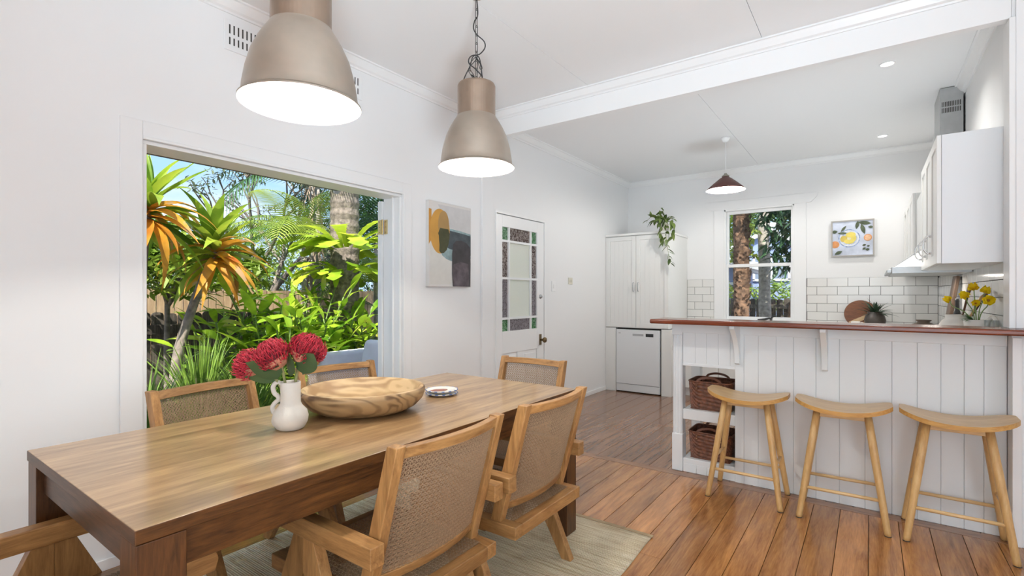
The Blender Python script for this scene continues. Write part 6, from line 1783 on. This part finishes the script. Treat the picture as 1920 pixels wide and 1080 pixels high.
trunk((-1.12, 9.75, -0.1), 0.10, 1.9, 'bark_brown', 'short reddish trunk at the right of the kitchen window', 112, (0.15, 0))
G2 = 'foliage outside the kitchen window'
tree('mango_tree', (-0.75, 9.4, -0.1), 2.2, 0.08, [((-0.25, -0.1, 2.85), (0.55, 0.6, 0.60)), ((-0.50, -0.2, 3.25), (0.9, 0.6, 0.35)), ((-0.30, -0.2, 2.15), (0.36, 0.4, 0.42)), ((0.1, -0.2, 2.4), (0.4, 0.5, 0.7))], 1700, 0.24, 'mango_dark', 'dark drooping mango leaves at the right of the kitchen window', 'tree', 120, group=G2, droop=0.7, asp=0.24, shell=0.0)
tree('yard_tree', (-3.1, 12.8, -0.1), 2.4, 0.08, [((0, 0, 3.3), (1.0, 0.9, 1.1)), ((1.1, 0.3, 3.9), (0.9, 0.9, 0.8))], 2600, 0.16, 'tree_mid', 'leafy tree at the upper left of the kitchen window', 'tree', 121, group=G2)
tree('yard_tree', (-1.9, 10.1, -0.1), 2.0, 0.03, [((-0.15, 0, 2.55), (0.32, 0.3, 0.25)), ((0.05, -0.55, 2.1), (0.22, 0.2, 0.3))], 260, 0.15, 'tree_light', 'yellow green climber leaves on the flaky trunk', 'plant', 122, group=G2, asp=0.6, shell=0.0)
for k, (x, y, h) in enumerate([(-3.3, 12.3, 1.35), (-2.5, 12.6, 1.25), (-1.7, 12.4, 1.3), (-0.8, 12.5, 1.2)]):
    tree('yard_shrub', (x, y, -0.1), 0.8, 0.03, [((0, 0, h), (0.5, 0.45, 0.42))], 420, 0.17, 'tree_light' if k % 2 else 'tree_mid', ['leafy shrub over the dark fence, leftmost', 'leafy shrub over the dark fence beside the flaky trunk', 'leafy shrub over the dark fence behind the grey trunk', 'leafy shrub over the dark fence, rightmost'][k], 'shrub', 130 + k, group='shrubs behind the dark fence')
tree('yard_tree', (-2.6, 20.5, -0.1), 3.2, 0.12, [((0, 0, 5.0), (2.2, 1.2, 2.0)), ((1.6, 0, 4.0), (1.6, 1.2, 2.2)), ((-2.0, 0, 4.4), (1.8, 1.2, 2.0))], 4200, 0.26, 'tree_mid', 'tall background tree above the neighbouring houses', 'tree', 125, group=G2)
# neighbouring blue houses
M['weather'] = mat('lilac_blue_weatherboard', (0.27, 0.34, 0.56), 0.7, var=0.06)
M['hwhite'] = mat('white_house_trim', (0.74, 0.75, 0.78), 0.6)
M['hglass'] = mat('house_window_glass', (0.20, 0.25, 0.34), 0.15)
hs = thing('blue_house', 'lilac blue weatherboard house with white eave at window left', 'house', (-4.4, 15.2, -0.1))
z = -0.1
while z < 2.35:
    MB().prism([(15.2, z), (15.17, z), (15.195, z + 0.145), (15.2, z + 0.145)], 0, -6.2, -3.05).build('weatherboard', M['weather'], hs, world=True); z += 0.146
MB().box(-6.2, -3.055, 15.21, 17.5, -0.1, 2.38).build('wall', M['weather'], hs, world=True)
MB().prism([(-6.4, 3.35), (-6.4, 3.12), (-2.75, 2.02), (-2.75, 2.25)], 1, 14.75, 17.8).build('roof', M['hwhite'], hs, world=True)
MB().box(-3.0, -2.85, 14.8, 17.7, 1.94, 2.06).build('gutter', M['hwhite'], hs, world=True)
wf = MB()
for a, b, c, d in ((-3.55, -3.47, 0.9, 1.62), (-3.13, -3.06, 0.9, 1.62), (-3.55, -3.06, 1.55, 1.62)): wf.box(a, b, 15.12, 15.165, c, d)
wn_ = wf.build('window_frame', M['hwhite'], hs, world=True)
l = hs.location
MB().box(-3.47 - l.x, -3.13 - l.x, 15.14 - l.y, 15.16 - l.y, 0.9 - l.z, 1.55 - l.z).build('pane', M['hglass'], wn_)
hs = thing('blue_house', 'distant lilac blue gabled house between the two trunks', 'house', (-2.6, 18.4, -0.1))
MB().prism([(-4.4, -0.1), (-1.6, -0.1), (-1.6, 2.75), (-2.7, 3.35), (-4.4, 2.5)], 1, 18.4, 19.6).build('wall', M['weather'], hs, world=True)
MB().beam((-4.6, 18.35, 2.45), (-2.7, 18.35, 3.42), 0.25, 0.14).beam((-2.7, 18.35, 3.42), (-1.4, 18.35, 2.72), 0.25, 0.14).build('gable_trim', M['hwhite'], hs, world=True)
wf = MB()
for a in (-3.2, -2.68, -2.16): wf.box(a, a + 0.07, 18.34, 18.39, 1.75, 2.55)
wf.box(-3.2, -2.09, 18.34, 18.39, 2.48, 2.55).box(-3.2, -2.09, 18.34, 18.39, 1.72, 1.79)
wn_ = wf.build('window_frame', M['hwhite'], hs, world=True); l = hs.location
for a, b in ((-3.13, -2.68), (-2.61, -2.16)):
    MB().box(a - l.x, b - l.x, 18.36 - l.y, 18.38 - l.y, 1.79 - l.z, 2.48 - l.z).build('pane', M['hglass'], wn_)
